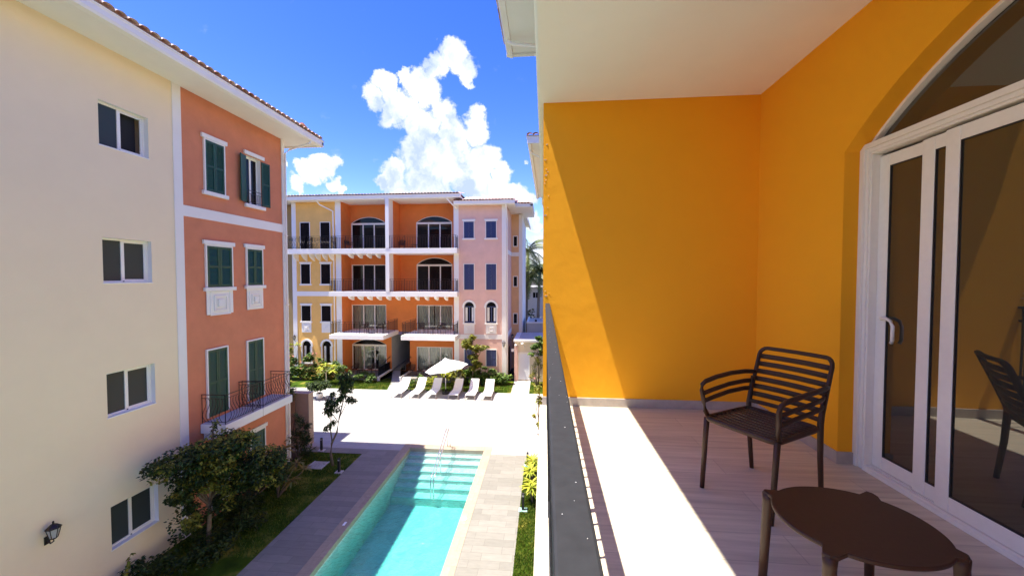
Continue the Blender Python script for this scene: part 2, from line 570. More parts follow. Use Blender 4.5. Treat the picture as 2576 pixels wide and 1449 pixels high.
def wall(mb, F, u0, u1, z0, z1, holes=(), d=0.0, dep=.2, rev=None, revsides='lrtb'):
    """wall face with openings (u0,u1,z0,zspring,rise) and their reveals"""
    us = sorted({u0, u1, *[h[0] for h in holes], *[h[1] for h in holes]})
    zs = sorted({z0, z1, *[h[2] for h in holes], *[h[3] + h[4] for h in holes]})
    us = [x for x in us if u0 - 1e-6 <= x <= u1 + 1e-6]; zs = [x for x in zs if z0 - 1e-6 <= x <= z1 + 1e-6]
    for i in range(len(us) - 1):
        for j in range(len(zs) - 1):
            cu, cz = (us[i] + us[i + 1]) / 2, (zs[j] + zs[j + 1]) / 2
            if any(h[0] < cu < h[1] and h[2] < cz < h[3] + h[4] for h in holes):
                continue
            mb.quad(F.p(us[i], d, zs[j]), F.p(us[i + 1], d, zs[j]), F.p(us[i + 1], d, zs[j + 1]), F.p(us[i], d, zs[j + 1]))
    r = rev if rev is not None else mb
    for (a, b2, c, e, rise) in holes:
        e2 = d + dep
        r.quad(F.p(a, d, c), F.p(a, e2, c), F.p(a, e2, e), F.p(a, d, e))
        r.quad(F.p(b2, d, c), F.p(b2, e2, c), F.p(b2, e2, e), F.p(b2, d, e))
        r.quad(F.p(a, d, c), F.p(b2, d, c), F.p(b2, e2, c), F.p(a, e2, c))
        if rise:
            P = arch_pts(a, b2, e, rise)
            for (p, q) in zip(P[:-1], P[1:]):
                mb.quad(F.p(p[0], d, p[1]), F.p(q[0], d, q[1]), F.p(q[0], d, e + rise), F.p(p[0], d, e + rise))
                r.quad(F.p(p[0], d, p[1]), F.p(q[0], d, q[1]), F.p(q[0], e2, q[1]), F.p(p[0], e2, p[1]))
        else:
            r.quad(F.p(a, d, e), F.p(b2, d, e), F.p(b2, e2, e), F.p(a, e2, e))


def shutter_leaf(mb, F, u0, u1, z0, z1, d, slats=14, th=.035):
    st = (u1 - u0) * .16
    F.box(mb, u0, u0 + st, d, d + th, z0, z1)
    F.box(mb, u1 - st, u1, d, d + th, z0, z1)
    zm = (z0 + z1) / 2
    for a, b2 in ((z0, z0 + .08), (zm - .035, zm + .035), (z1 - .08, z1)):
        F.box(mb, u0 + st, u1 - st, d + .003, d + th - .003, a, b2)
    F.box(mb, u0 + st, u1 - st, d + th - .006, d + th - .004, z0 + .08, z1 - .08)
    for a, b2 in ((z0 + .08, zm - .035), (zm + .035, z1 - .08)):
        k = max(3, slats // 2); s = (b2 - a) / k
        for i in range(k):
            zz = a + s * i
            pts = [F.p(u0 + st, d + .006, zz + .002), F.p(u0 + st, d + .012, zz + .002 - .004),
                   F.p(u0 + st, d + th - .007, zz + s * .80), F.p(u0 + st, d + th - .012, zz + s * .86)]
            vec = F.u * (u1 - u0 - 2 * st)
            mb.extrude(pts, vec)


def shutter_window(F, par, u0, u1, z0, z1, mat, lintel=True, sill=True, medal=False, border=True, d=.06, slats=14, leaves=True, label=None):
    """closed louvred window: surround (the part) > two shutters, lintel, sill, medallion"""
    mb = MB()
    b_ = .045
    if border:
        F.box(mb, u0 - b_, u0, -.05, .01, z0, z1 + b_); F.box(mb, u1, u1 + b_, -.05, .01, z0, z1 + b_)
        F.box(mb, u0, u1, -.05, .01, z1, z1 + b_)
    F.box(mb, u0 - .002, u1 + .002, -.006, .01, z0, z1)
    d = -.044
    w = mb.build('window', 'white_paint', par, label=label)
    um = (u0 + u1) / 2
    for a, b2 in ((u0 + .004, um - .004), (um + .004, u1 - .004)):
        s = MB(); shutter_leaf(s, F, a, b2, z0 + .01, z1 - .006, d, slats); s.build('shutter', mat, w)
    if lintel:
        s = MB(); F.box(s, u0 - .13, u1 + .13, -.07, 0, z1 + b_ + .002, z1 + b_ + .14)
        s.build('lintel', 'white_paint', w, bevel=.008)
    if sill:
        s = MB(); F.box(s, u0 - .13, u1 + .13, -.09, 0, z0 - .13, z0 - .002)
        s.build('sill', 'white_paint', w, bevel=.008)
    if medal:
        s = MB(); zt = z0 - .132; c = um; hw = (u1 - u0) / 2 + .03; zb = zt - .80
        F.box(s, c - hw, c + hw, -.03, 0, zb, zt)
        for k, (q, dd) in enumerate(((.78, -.05), (.50, -.07), (.24, -.095))):
            zc = (zt + zb) / 2 - .02
            hh = hw * q
            ring = .045
            if k < 2:
                F.box(s, c - hh, c + hh, dd, -.028, zc + hh - ring, zc + hh); F.box(s, c - hh, c + hh, dd, -.028, zc - hh, zc - hh + ring)
                F.box(s, c - hh, c - hh + ring, dd, -.028, zc - hh + ring, zc + hh - ring); F.box(s, c + hh - ring, c + hh, dd, -.028, zc - hh + ring, zc + hh - ring)
            else:
                F.box(s, c - hh, c + hh, dd, -.028, zc - hh, zc + hh)
        s.build('square_ornament', 'white_paint', w, bevel=.006)
    return w


def arch_window(F, par, u0, u1, z0, zs, frame_mat, medal=False, label=None):
    """round-headed window in a white surround"""
    rise = (u1 - u0) / 2
    s = MB()
    th = .15
    P = arch_pts(u0, u1, zs, rise, 16); Q = arch_pts(u0 - th, u1 + th, zs, rise + th, 16)
    for i in range(16):
        a, b2, c, e = P[i], P[i + 1], Q[i + 1], Q[i]
        for (dd) in (-.07,):
            s.quad(F.p(a[0], dd, a[1]), F.p(b2[0], dd, b2[1]), F.p(c[0], dd, c[1]), F.p(e[0], dd, e[1]))
            s.quad(F.p(e[0], dd, e[1]), F.p(c[0], dd, c[1]), F.p(c[0], 0, c[1]), F.p(e[0], 0, e[1]))
            s.quad(F.p(a[0], dd, a[1]), F.p(b2[0], dd, b2[1]), F.p(b2[0], .16, b2[1]), F.p(a[0], .16, a[1]))
    F.box(s, u0 - th, u0, -.07, 0, zs - .08, zs); F.box(s, u1, u1 + th, -.07, 0, zs - .08, zs)
    F.box(s, u0 - th * .6, u0 - .001, -.05, .16, z0, zs - .08); F.box(s, u1 + .001, u1 + th * .6, -.05, .16, z0, zs - .08)
    F.box(s, u0 - th * .8, u1 + th * .8, -.08, .16, z0 - .10, z0)
    w = s.build('window', 'white_paint', par, label=label)
    g = MB()
    pts = [F.p(u0, .14, z0), F.p(u1, .14, z0)] + [F.p(p[0], .14, p[1]) for p in reversed(P)]
    g.quad(*pts)
    g.build('pane', 'glass_dark', w)
    f = MB(); um = (u0 + u1) / 2; t = .055
    F.box(f, u0, u0 + t, .09, .13, z0, zs); F.box(f, u1 - t, u1, .09, .13, z0, zs)
    F.box(f, um - t * .8, um + t * .8, .09, .13, z0, zs); F.box(f, u0, u1, .085, .13, zs - .03, zs + .04)
    F.box(f, u0, u1, .088, .13, z0, z0 + .12)
    P2 = arch_pts(u0 + .03, u1 - .03, zs, rise - .03, 16)
    f.sweep([F.p(p[0], .11, p[1]) for p in P2], .03, n=4)
    f.build('frame', frame_mat, w)
    cu = MB()
    for a, b2 in ((u0 + t, u0 + t + (um - u0) * .45), (um + (u1 - um) * .45, u1 - t)):
        F.box(cu, a, b2, .134, .139, z0 + .12, zs - .06)
    cu.build('curtain', 'curtain', w)
    if medal:
        zt = z0 - .102; c = um; hw = rise + .03; zb = zt - .76
        s = MB(); F.box(s, c - hw, c + hw, -.03, 0, zb, zt)
        for q, dd in ((.72, -.055), (.38, -.085)):
            hh = hw * q; zc = (zt + zb) / 2
            r = .04
            F.box(s, c - hh, c + hh, dd, -.028, zc + hh - r, zc + hh); F.box(s, c - hh, c + hh, dd, -.028, zc - hh, zc - hh + r)
            F.box(s, c - hh, c - hh + r, dd, -.028, zc - hh + r, zc + hh - r); F.box(s, c + hh - r, c + hh, dd, -.028, zc - hh + r, zc + hh - r)
        s.build('square_ornament', 'white_paint', w, bevel=.006)
    return w


def curtain_mesh(F, u0, u1, d, z0, z1, gaps=(), seed=0):
    rnd = random.Random(seed)
    mb = MB()
    n = max(8, int((u1 - u0) / .035)); ph = 0; pts = []
    for i in range(n + 1):
        u = u0 + (u1 - u0) * i / n
        ph += rnd.uniform(.5, 1.5)
        pts.append((u, d + .045 * sin(ph) + .02 * sin(ph * .37)))
    for i in range(n):
        um = (pts[i][0] + pts[i + 1][0]) / 2
        if any(a < um < b2 for a, b2 in gaps):
            continue
        mb.quad(F.p(pts[i][0], pts[i][1], z0), F.p(pts[i + 1][0], pts[i + 1][1], z0), F.p(pts[i + 1][0], pts[i + 1][1], z1), F.p(pts[i][0], pts[i][1], z1))
    return mb


def sliding_door(F, par, u0, u1, z0, z1, d, rise=0, gaps=None, seed=1, label=None, pane_mat='glass_dark'):
    """three-leaf patio door (frame part) > panes, curtain, fanlight"""
    mb = MB(); t = .07
    F.box(mb, u0, u0 + t, d - .05, d + .05, z0, z1); F.box(mb, u1 - t, u1, d - .05, d + .05, z0, z1)
    F.box(mb, u0 + t, u1 - t, d - .05, d + .05, z1 - t - (.08 if rise else 0), z1); F.box(mb, u0 + t, u1 - t, d - .05, d + .05, z0, z0 + .06)
    k = 3; w = (u1 - u0 - 2 * t) / k
    for i in range(1, k):
        c = u0 + t + w * i
        F.box(mb, c - .045, c + .045, d - .035, d + .035, z0 + .06, z1 - t - (.08 if rise else 0))
    if rise:
        P = arch_pts(u0 + .03, u1 - .03, z1, rise - .03, 20)
        mb.sweep([F.p(p[0], d, p[1]) for p in P], .035, n=4)
    fr = mb.build('sliding_door', 'upvc', par, label=label)
    pm = 'glass_clear' if gaps is not None else pane_mat
    for i in range(k):
        a = u0 + t + w * i + .02; g = MB()
        F.box(g, a, a + w - .04, d - .006, d + .006, z0 + .05, z1 - t)
        g.build('pane', pm, fr)
    if rise:
        g = MB()
        g.extrude([F.p(u0 + .05, d - .004, z1), F.p(u1 - .05, d - .004, z1)] + [F.p(p[0], d - .004, p[1]) for p in reversed(P)], F.d * .008)
        g.build('fanlight', 'glass_dark', fr)
    if gaps is not None:
        curtain_mesh(F, u0 + .05, u1 - .05, d + .22, z0 + .05, z1 - .05, gaps, seed).build('curtain', 'curtain', fr)
        g = MB(); F.box(g, u0 - .02, u1 + .02, d + .6, d + .62, z0, z1 + .02)
        F.box(g, u0 - .04, u0 - .02, d + .06, d + .6, z0, z1); F.box(g, u1 + .02, u1 + .04, d + .06, d + .6, z0, z1)
        g.build('room_backdrop', 'dark_room', fr)
    return fr


def railing(par, path, z0, h=1.0, sp=.11, bulge=0, r=.008, mat='iron', out=None, name='railing', flat=False, label=None):
    """path: list of (x,y) corners at slab level; bulge pushes the balusters outwards (list of outward normals)"""
    mb = MB()
    tops = [(x, y, z0 + h) for x, y in path]
    for i in range(len(path) - 1):
        a, b2 = Vector((*path[i], 0)), Vector((*path[i + 1], 0))
        L = (b2 - a).length; t = (b2 - a) / L
        nrm = Vector((out[i][0], out[i][1], 0)) if out else Vector((0, 0, 0))
        for zz, ww, hh in ((h, .022, .012), (h - .12, .01, .008), (.08, .012, .010)):
            e = t * .01
            pa = a - e; pb = b2 + e
            mb.sweep([(pa.x, pa.y, z0 + zz), (pb.x, pb.y, z0 + zz)], ww, hh, n=4, sq=1)
        n = max(2, int(round(L / sp)))
        for k in range(n + 1):
            p = a + t * (L * k / n)
            post = k in (0, n) or (k % max(1, int(round(1.15 / sp))) == 0)
            if post:
                mb.sweep([(p.x, p.y, z0), (p.x, p.y, z0 + h)], r * 1.4, n=4)
            elif bulge:
                pts = []
                for j in range(9):
                    s_ = j / 8
                    o = bulge * (sin(pi * min(1, s_ / .62)) ** 1.0 if s_ < .62 else -.35 * sin(pi * (s_ - .62) / .38))
                    pts.append((p.x + nrm.x * o, p.y + nrm.y * o, z0 + .08 + (h - .20) * s_))
                mb.sweep(pts, r, n=4)
            else:
                mb.sweep([(p.x, p.y, z0 + .08), (p.x, p.y, z0 + h - .12)], r, n=4)
    return mb.build(name, mat, par, label=label)


def corbel(F, par, u, w, d_out, z_top, drop):
    mb = MB()
    """S-curved bracket below a slab, out to d_out (negative) from the wall"""
    pts = [F.p(u, 0, z_top), F.p(u, d_out, z_top)]
    for i in range(9):
        a = i / 8
        pts.append(F.p(u, d_out * (1 - a ** 1.6), z_top - .05 - (drop - .05) * (a * .75 + .25 * sin(a * pi / 2))))
    mb.extrude(pts, F.u * w)
    mb.build('bracket', 'white_paint', par)


def tiles(mb, u0, u1, sp, edge, slope_vec, L, axis, seg=7, thick=.012, rr=.36):
    """barrel tiles: half tubes running up a slope from an eave edge; axis = eave direction"""
    ax = Vector(axis); sv = Vector(slope_vec).normalized()
    nrm = ax.cross(sv)
    if nrm.z < 0: nrm = -nrm
    n = int((u1 - u0) / sp)
    for i in range(n):
        c = Vector(edge) + ax * (u0 + sp * (i + .5))
        R = sp * .5 * 1.02
        vs = []
        for end, sc_ in ((0, 1.0), (L, .96)):
            for rad in (R, R - thick):
                for k in range(seg + 1):
                    a = pi * k / seg
                    vs.append(c + sv * end + ax * (cos(a) * rad * sc_) + nrm * (sin(a) * rad * sc_ * .62))
        m_ = seg + 1
        fs = []
        for k in range(seg):
            fs.append((k, k + 1, 2 * m_ + k + 1, 2 * m_ + k))
            fs.append((k, k + 1, m_ + k + 1, m_ + k))
            fs.append((m_ + k, m_ + k + 1, 3 * m_ + k + 1, 3 * m_ + k))
        mb.add(vs, fs)


def lantern(par, F, u, z, s=1.0, label=None):
    """wall lantern: iron cage on a bracket"""
    mb = MB()
    F.box(mb, u - .05 * s, u + .05 * s, -.02, 0, z - .28 * s, z - .10 * s)
    mb.sweep([F.p(u, -.01, z - .20 * s), F.p(u, -.10 * s, z - .26 * s), F.p(u, -.18 * s, z - .20 * s), F.p(u, -.18 * s, z - .13 * s)], .014 * s, n=6)
    c = F.p(u, -.18 * s, z)
    mb.lathe([(.02 * s, -.16 * s), (.07 * s, -.13 * s), (.075 * s, -.11 * s)], 6, c)
    mb.lathe([(.135 * s, .10 * s), (.12 * s, .125 * s), (.05 * s, .19 * s), (.018 * s, .20 * s), (.018 * s, .25 * s), (.004 * s, .27 * s)], 6, c)
    for k in range(6):
        a = 2 * pi * k / 6
        mb.sweep([(c[0] + .07 * s * cos(a), c[1] + .07 * s * sin(a), c[2] - .11 * s), (c[0] + .115 * s * cos(a), c[1] + .115 * s * sin(a), c[2] + .10 * s)], .007 * s, n=4)
    o = mb.build('wall_lantern', 'iron', par, label=label)
    g = MB(); g.lathe([(.062 * s, -.11 * s), (.105 * s, .10 * s)], 6, c)
    g.build('lantern_glass', 'lamp_glass', o)
    return o


# ------------------------------------------------------------------ plants
def leaf(mb, c, size, el, rnd, droop=0.0):
    """one pointed, slightly folded leaf"""
    a = rnd.uniform(0, 2 * pi); tilt = rnd.uniform(-.7, .5) - droop
    dv = Vector((cos(a) * cos(tilt), sin(a) * cos(tilt), sin(tilt)))
    sdv = dv.cross(Vector((rnd.uniform(-.5, .5), rnd.uniform(-.5, .5), 1))).normalized()
    up_ = sdv.cross(dv)
    L = size * rnd.uniform(.7, 1.25); w = L * el
    c = Vector(c)
    p0 = c; p1 = c + dv * L * .45 + sdv * w; p2 = c + dv * L - up_ * L * .12; p3 = c + dv * L * .45 - sdv * w
    mid = c + dv * L * .5 - up_ * w * .35
    mb.add([p0, p1, p2, p3, mid], [(0, 1, 4), (1, 2, 4), (2, 3, 4), (3, 0, 4)])


def blobs_leaves(mb, blobs, size, el=.3, seed=1, shell=.55, droop=0.0):
    """leaves spread through uneven clusters: (x,y,z,rx,ry,rz,count)"""
    rnd = random.Random(seed)
    for (x, y, z, rx, ry, rz, n) in blobs:
        sub = [(rnd.gauss(0, .5), rnd.gauss(0, .5), rnd.gauss(0, .45), rnd.uniform(.28, .55)) for _ in range(max(3, int(n / 60)))]
        for _ in range(n):
            s_ = rnd.choice(sub)
            v = Vector((rnd.gauss(0, 1), rnd.gauss(0, 1), rnd.gauss(0, 1))).normalized() * (rnd.uniform(shell, 1) ** .6) * s_[3]
            q = Vector((s_[0], s_[1], s_[2])) + v
            if q.length > 1.15: q = q.normalized() * rnd.uniform(.8, 1.15)
            leaf(mb, (x + q.x * rx, y + q.y * ry, z + q.z * rz), size, el, rnd, droop)


def branches(mb, base, tips, r0, seed=1, r1=.012, bend=.12, n=7):
    rnd = random.Random(seed)
    for t in tips:
        a = Vector(base); b2 = Vector(t); pts = []; L = (b2 - a).length
        j = Vector((rnd.uniform(-1, 1), rnd.uniform(-1, 1), rnd.uniform(-.2, .4))) * L * bend
        for i in range(7):
            s_ = i / 6
            pts.append(a.lerp(b2, s_) + j * sin(pi * s_))
        mb.sweep(pts, [r0 + (r1 - r0) * (i / 6) for i in range(7)], n=n)


def shrub(name, label, x, y, z0, blobs, mat, size, el=.32, seed=1, cat='shrub', group=None, flowers=0, droop=0.0, stems=5):
    t = thing(name, label, cat, (x, y, z0), group)
    mb = MB()
    bl = [(x + b2[0], y + b2[1], z0 + b2[2], b2[3], b2[4], b2[5], b2[6]) for b2 in blobs]
    blobs_leaves(mb, bl, size, el, seed, droop=droop)
    mb.build('foliage', mat, t)
    st = MB(); rnd = random.Random(seed + 9)
    tips = []
    for b2 in bl:
        for _ in range(max(2, stems // len(bl) + 1)):
            tips.append((b2[0] + rnd.uniform(-.5, .5) * b2[3], b2[1] + rnd.uniform(-.5, .5) * b2[4], b2[2] + rnd.uniform(-.1, .6) * b2[5]))
    if stems:
        branches(st, (x, y, z0), tips, .03, seed, r1=.008)
        st.build('stem', 'bark', t, smooth=True)
    if flowers:
        for _ in range(flowers):
            fl = MB()
            b2 = rnd.choice(bl)
            v = Vector((rnd.gauss(0, 1), rnd.gauss(0, 1) - .6, abs(rnd.gauss(0, 1)) + .4)).normalized()
            c = Vector((b2[0] + v.x * b2[3], b2[1] + v.y * b2[4], b2[2] + v.z * b2[5] * 1.02))
            for _ in range(9):
                leaf(fl, c + Vector((rnd.uniform(-.04, .04), rnd.uniform(-.04, .04), rnd.uniform(-.04, .04))), .07, .6, rnd)
            fl.build('flower', 'petal', t)
    return t


def rosette(mb, c, n, L, w, rnd, lift=.6):
    """strap leaves arching out of one point"""
    c = Vector(c)
    for i in range(n):
        a = 2.4 * i + rnd.uniform(-.3, .3); e0 = lift + rnd.uniform(-.35, .5)
        LL = L * rnd.uniform(.75, 1.15)
        pts = []
        for j in range(5):
            s_ = j / 4
            e = e0 - 1.1 * s_
            p = (pts[-1][0] if pts else c)
            if j: p = p + Vector((cos(a) * cos(e), sin(a) * cos(e), sin(e))) * LL / 4
            ww = w * (0.5, 1, .9, .6, .05)[j]
            pts.append((p, ww))
        sdv = Vector((-sin(a), cos(a), 0))
        vs = []
        for p, ww in pts:
            vs += [p + sdv * ww, p - sdv * ww]
        mb.add(vs, [(2 * j, 2 * j + 1, 2 * j + 3, 2 * j + 2) for j in range(4)])


def palm(x, y, H, label, seed, L=2.6, lean=(0, 0), nf=20):
    rnd = random.Random(seed)
    t = thing('palm_tree', label, 'palm tree', (x, y, 0), 'coconut palms beyond the far building')
    tr = MB(); pts = []; N = 10
    for i in range(N + 1):
        s_ = i / N
        pts.append((x + lean[0] * s_ * s_, y + lean[1] * s_ * s_, H * s_))
    tr.sweep(pts, [.20 - .07 * i / N for i in range(N + 1)], n=10)
    tr.build('trunk', 'palm_bark', t, smooth=True)
    top = Vector(pts[-1]); cr = MB()
    for f in range(nf):
        a = 2.4 * f + rnd.uniform(-.2, .2); e0 = 1.15 - 1.75 * f / nf + rnd.uniform(-.15, .15)
        LL = L * rnd.uniform(.85, 1.15)
        p = top.copy(); rp = [p.copy()]; J = 14
        for j in range(J):
            e = e0 - 1.5 * (j / J) ** 1.2
            p = p + Vector((cos(a) * cos(e), sin(a) * cos(e), sin(e))) * LL / J
            rp.append(p.copy())
        cr.sweep(rp, [.03 - .024 * j / J for j in range(J + 1)], n=4)
        sdv = Vector((-sin(a), cos(a), 0))
        for j in range(1, J * 3):
            q = j / 3; j0 = min(int(q), J - 1); base = rp[j0].lerp(rp[j0 + 1], q - j0)
            tdir = (rp[j0 + 1] - rp[j0]).normalized()
            ll = .62 * sin(pi * min(1, .12 + .86 * q / J)) + .1
            for sg in (-1, 1):
                dv = (sdv * sg + tdir * .5 + Vector((0, 0, -.55 - rnd.uniform(0, .5)))).normalized()
                wv = tdir * .03
                tip = base + dv * ll * rnd.uniform(.8, 1.1)
                cr.add([base - wv, base + wv, tip], [(0, 1, 2)])
    cr.build('crown', 'palm_leaf', t)
    return t

# =================================================================== GROUND
def grid_sheet(name, mat, x0, x1, y0, y1, z, holes=(), kind='structure', label=None):
    mb = MB()
    xs = sorted({x0, x1, *[h[0] for h in holes], *[h[1] for h in holes]}); ys = sorted({y0, y1, *[h[2] for h in holes], *[h[3] for h in holes]})
    xs = [v for v in xs if x0 <= v <= x1]; ys = [v for v in ys if y0 <= v <= y1]
    for i in range(len(xs) - 1):
        for j in range(len(ys) - 1):
            a, b2 = (xs[i] + xs[i + 1]) / 2, (ys[j] + ys[j + 1]) / 2
            if any(h[0] < a < h[1] and h[2] < b2 < h[3] for h in holes): continue
            mb.quad((xs[i], ys[j], z), (xs[i + 1], ys[j], z), (xs[i + 1], ys[j + 1], z), (xs[i], ys[j + 1], z))
    return mb.build(name, mat, None, kind=kind, label=label)


PX0, PX1, PY0, PY1 = -6.43, -2.85, -3.0, 17.27       # pool water edge
CX0, CX1, CY1 = -6.81, -2.47, 17.72                  # outer edge of the coping
POOLH = (PX0 - .1, PX1 + .1, PY0 - .1, PY1 + .1)
grid_sheet('ground', 'soil', -1500, 1500, -1500, 1500, -.09, [(-30, 6, -8, 29.0)])
grid_sheet('subsoil', 'soil', -30, 6, -8, 29.0, -.02, [POOLH])
# paving (plaza and the two decks) around the coping
grid_sheet('plaza_paving', 'plaza_tile', -22, .9, 17.0, 26.15, 0.0, [(CX0, CX1, 16, CY1)], label='bright pale porcelain paving of the plaza')
grid_sheet('pool_deck', 'deck_tile', -12, .9, -7, 17.0, 0.0,
           [(-30, -8.45, -7, 16.5), (-.86, 2, -7, 16.42), (CX0, CX1, PY0 - .4, CY1)], label='greyish rectangular porcelain paving along both sides of the pool')
# lawns, slightly sunk
grid_sheet('lawn', 'lawn_turf', -11.3, -8.45, -7, 16.5, -.012, label='shaded lawn between the coral building and the pool deck')
grid_sheet('lawn', 'lawn_turf', -.86, .9, -7, 16.42, -.012, label='narrow sunlit lawn strip beside the right pool deck')
for (a, b2, lab) in ((-22, -11.42, 'sunlit lawn in front of the yellow facade section'), (-10.4, -2.36, 'sunlit lawn behind the row of loungers'), (-1.08, .9, 'small lawn right of the gatehouse path')):
    grid_sheet('lawn', 'lawn_turf', a, b2, 26.15, 29.2, -.012, label=lab)
mb = MB(); mb.quad((-11.42, 26.15, .004), (-10.4, 26.15, .004), (-10.4, 28.0, .03), (-11.9, 28.0, .03))
mb.quad((-11.9, 28.0, .03), (-10.4, 28.0, .03), (-11.3, 31, .25), (-13.0, 31, .25))
mb.build('path', 'plaza_tile', None, kind='structure', label='pale path rising into the passage of the orange building')
mb = MB(); mb.quad((-2.36, 26.15, .002), (-1.08, 26.15, .002), (-1.08, 29.4, .01), (-2.36, 29.4, .01))
mb.build('path', 'plaza_tile', None, kind='structure', label='short pale path to the white louvred gatehouse door')

# coping
mb = MB()
mb.box(CX0, PX0, PY0 - .4, CY1, -.16, .012); mb.box(PX1, CX1, PY0 - .4, CY1, -.16, .012)
mb.box(PX0, PX1, PY1, CY1, -.16, .012); mb.box(PX0, PX1, PY0 - .4, PY0, -.16, .012)
mb.build('pool_coping', 'coping_stone', None, kind='structure', bevel=.008)
# pool basin with entry steps
mb = MB()
D1 = -1.30
mb.quad((PX0, PY0, D1), (PX1, PY0, D1), (PX1, PY1, D1), (PX0, PY1, D1))
mb.quad((PX0, PY0, D1), (PX0, PY1, D1), (PX0, PY1, -.16), (PX0, PY0, -.16))
mb.quad((PX1, PY0, D1), (PX1, PY1, D1), (PX1, PY1, -.16), (PX1, PY0, -.16))
mb.quad((PX0, PY1, D1), (PX1, PY1, D1), (PX1, PY1, -.16), (PX0, PY1, -.16))
mb.quad((PX0, PY0, D1), (PX1, PY0, D1), (PX1, PY0, -.16), (PX0, PY0, -.16))
ys_ = [17.26, 17.0, 16.6, 16.15, 15.75, 15.32, 14.9]; zs_ = [-.24, -.38, -.52, -.66, -.80, -.98]
for i in range(6):
    mb.box(PX0 + .003, PX1 - .003, ys_[i + 1], ys_[i] - .0005, D1 + .002, zs_[i])
mb.build('pool_basin', 'pool_tile', None, kind='structure')
mb = MB()
for i in range(6):
    mb.box(PX0 + .006, PX1 - .006, ys_[i + 1] - .003, ys_[i + 1] + .05, zs_[i] - .02, zs_[i] + .004)
mb.build('pool_riser_shade', 'teal_pad_and_shade', None, kind='structure')  # teal strips paint the riser shading of the steps
mb = MB(); mb.box(PX0 + .004, PX1 - .004, PY0 + .004, PY1 - .004, D1 + .004, -.115)
mb.build('pool_water', 'water', None, kind='structure', label='turquoise pool water, half in shade and half in sun')

# handrail in the pool
t = thing('pool_handrail', 'polished steel handrail sloping down the pool entry steps', 'handrail', (-4.6, 17.55, 0))
for k, xx in enumerate((-4.66, -4.54)):
    mb = MB()
    mb.sweep([(xx, 17.55, 0), (xx, 17.50, .5), (xx, 17.42, .88), (xx, 17.33, .97), (xx, 17.2, .93), (xx, 16.0, .38), (xx, 15.05, -.02), (xx, 14.85, -.12), (xx, 14.80, -.4), (xx, 14.82, -.9)], .021, n=10)
    mb.build('rail', 'steel', t, smooth=True)
mb = MB(); mb.sweep([(-4.66, 16.1, .42), (-4.6, 16.1, .41), (-4.54, 16.1, .42), (-4.6, 16.1, .40), (-4.6, 16.1, -.6)], .019, n=10)
mb.build('post', 'steel', t, smooth=True)

# pool skimmer lid and deck marks on the coping
mb = MB(); mb.lathe([(.10, 0), (.10, .006), (.085, .009)], 20, (-2.72, 12.3, .012))
tag(mb.build('skimmer_lid', 'white_resin', None, label='small round white skimmer lid on the right pool coping', cat='pool lid'))
mb = MB(); mb.box(-6.66, -6.58, 11.6, 11.78, .012, .018)
mb.build('depth_marker', 'white_resin', None, label='small pale depth marker plate set in the left pool coping', cat='pool marker')

# =================================================================== GRASS BLADES
rnd = random.Random(5)
mb = MB()
def blades(x0, x1, y0, y1, n, hh=.06):
    for _ in range(n):
        x, y = rnd.uniform(x0, x1), rnd.uniform(y0, y1)
        a = rnd.uniform(0, 2 * pi); w = .012; h_ = hh * rnd.uniform(.5, 1.4)
        lx, ly = rnd.uniform(-.04, .04), rnd.uniform(-.04, .04)
        mb.add([(x - w * cos(a), y - w * sin(a), -.012), (x + w * cos(a), y + w * sin(a), -.012), (x + lx, y + ly, h_)], [(0, 1, 2)])
blades(-.85, -.05, 8, 16.4, 16000, .05)
blades(-17.5, -11.6, 26.2, 28.5, 9000, .07); blades(-10.3, -2.4, 26.2, 28.6, 9000, .07); blades(-1.05, .2, 26.2, 29, 1500, .07)
blades(-11.2, -8.5, 10, 16.45, 9000, .05)
mb.build('grass', 'grass_leaf', None, kind='stuff', label='short grass blades on the lawns')

# =================================================================== LEFT BUILDING
LF = Fac((-11.3, 0), (0, 1), (-1, 0))          # u = Y, depth towards -X
LB = thing('apartment_building', 'cream and coral apartment building with green shutters along the left of the pool', 'building', (-11.3, 10, 0))
mb = MB(); rvs = []
CR = [(8.66, 9.86, a, b2, 0) for a, b2 in ((1.06, 2.20), (4.56, 5.72), (8.07, 9.24), (11.6, 12.74))]
wall(mb, LF, -4, 10.58, -.1, 14.2, CR, rev=MB(), dep=.20)
for h_ in CR:
    r_ = MB(); wall(MB(), LF, h_[0], h_[1], h_[2], h_[3], [h_], rev=r_, dep=.20); rvs.append(r_)
mb.quad(LF.p(-4, 0, -.1), LF.p(-4, 9, -.1), LF.p(-4, 9, 14.2), LF.p(-4, 0, 14.2))
mb.build('wall', 'cream', LB, label='pale cream rendered wall')
mb = MB(); rv = MB()
HW = [(13.40, 14.12, 11.02, 12.84, 0)]
wall(mb, LF, 10.58, 15.46, -.1, 14.2, HW, d=.012, rev=rv, dep=.25)
mb.quad(LF.p(15.46, .012, -.1), LF.p(15.46, 9, -.1), LF.p(15.46, 9, 14.2), LF.p(15.46, .012, 14.2))
mb.build('wall', 'coral', LB, label='coral rendered wall')
rv.build('window_reveal', 'white_paint', LB)
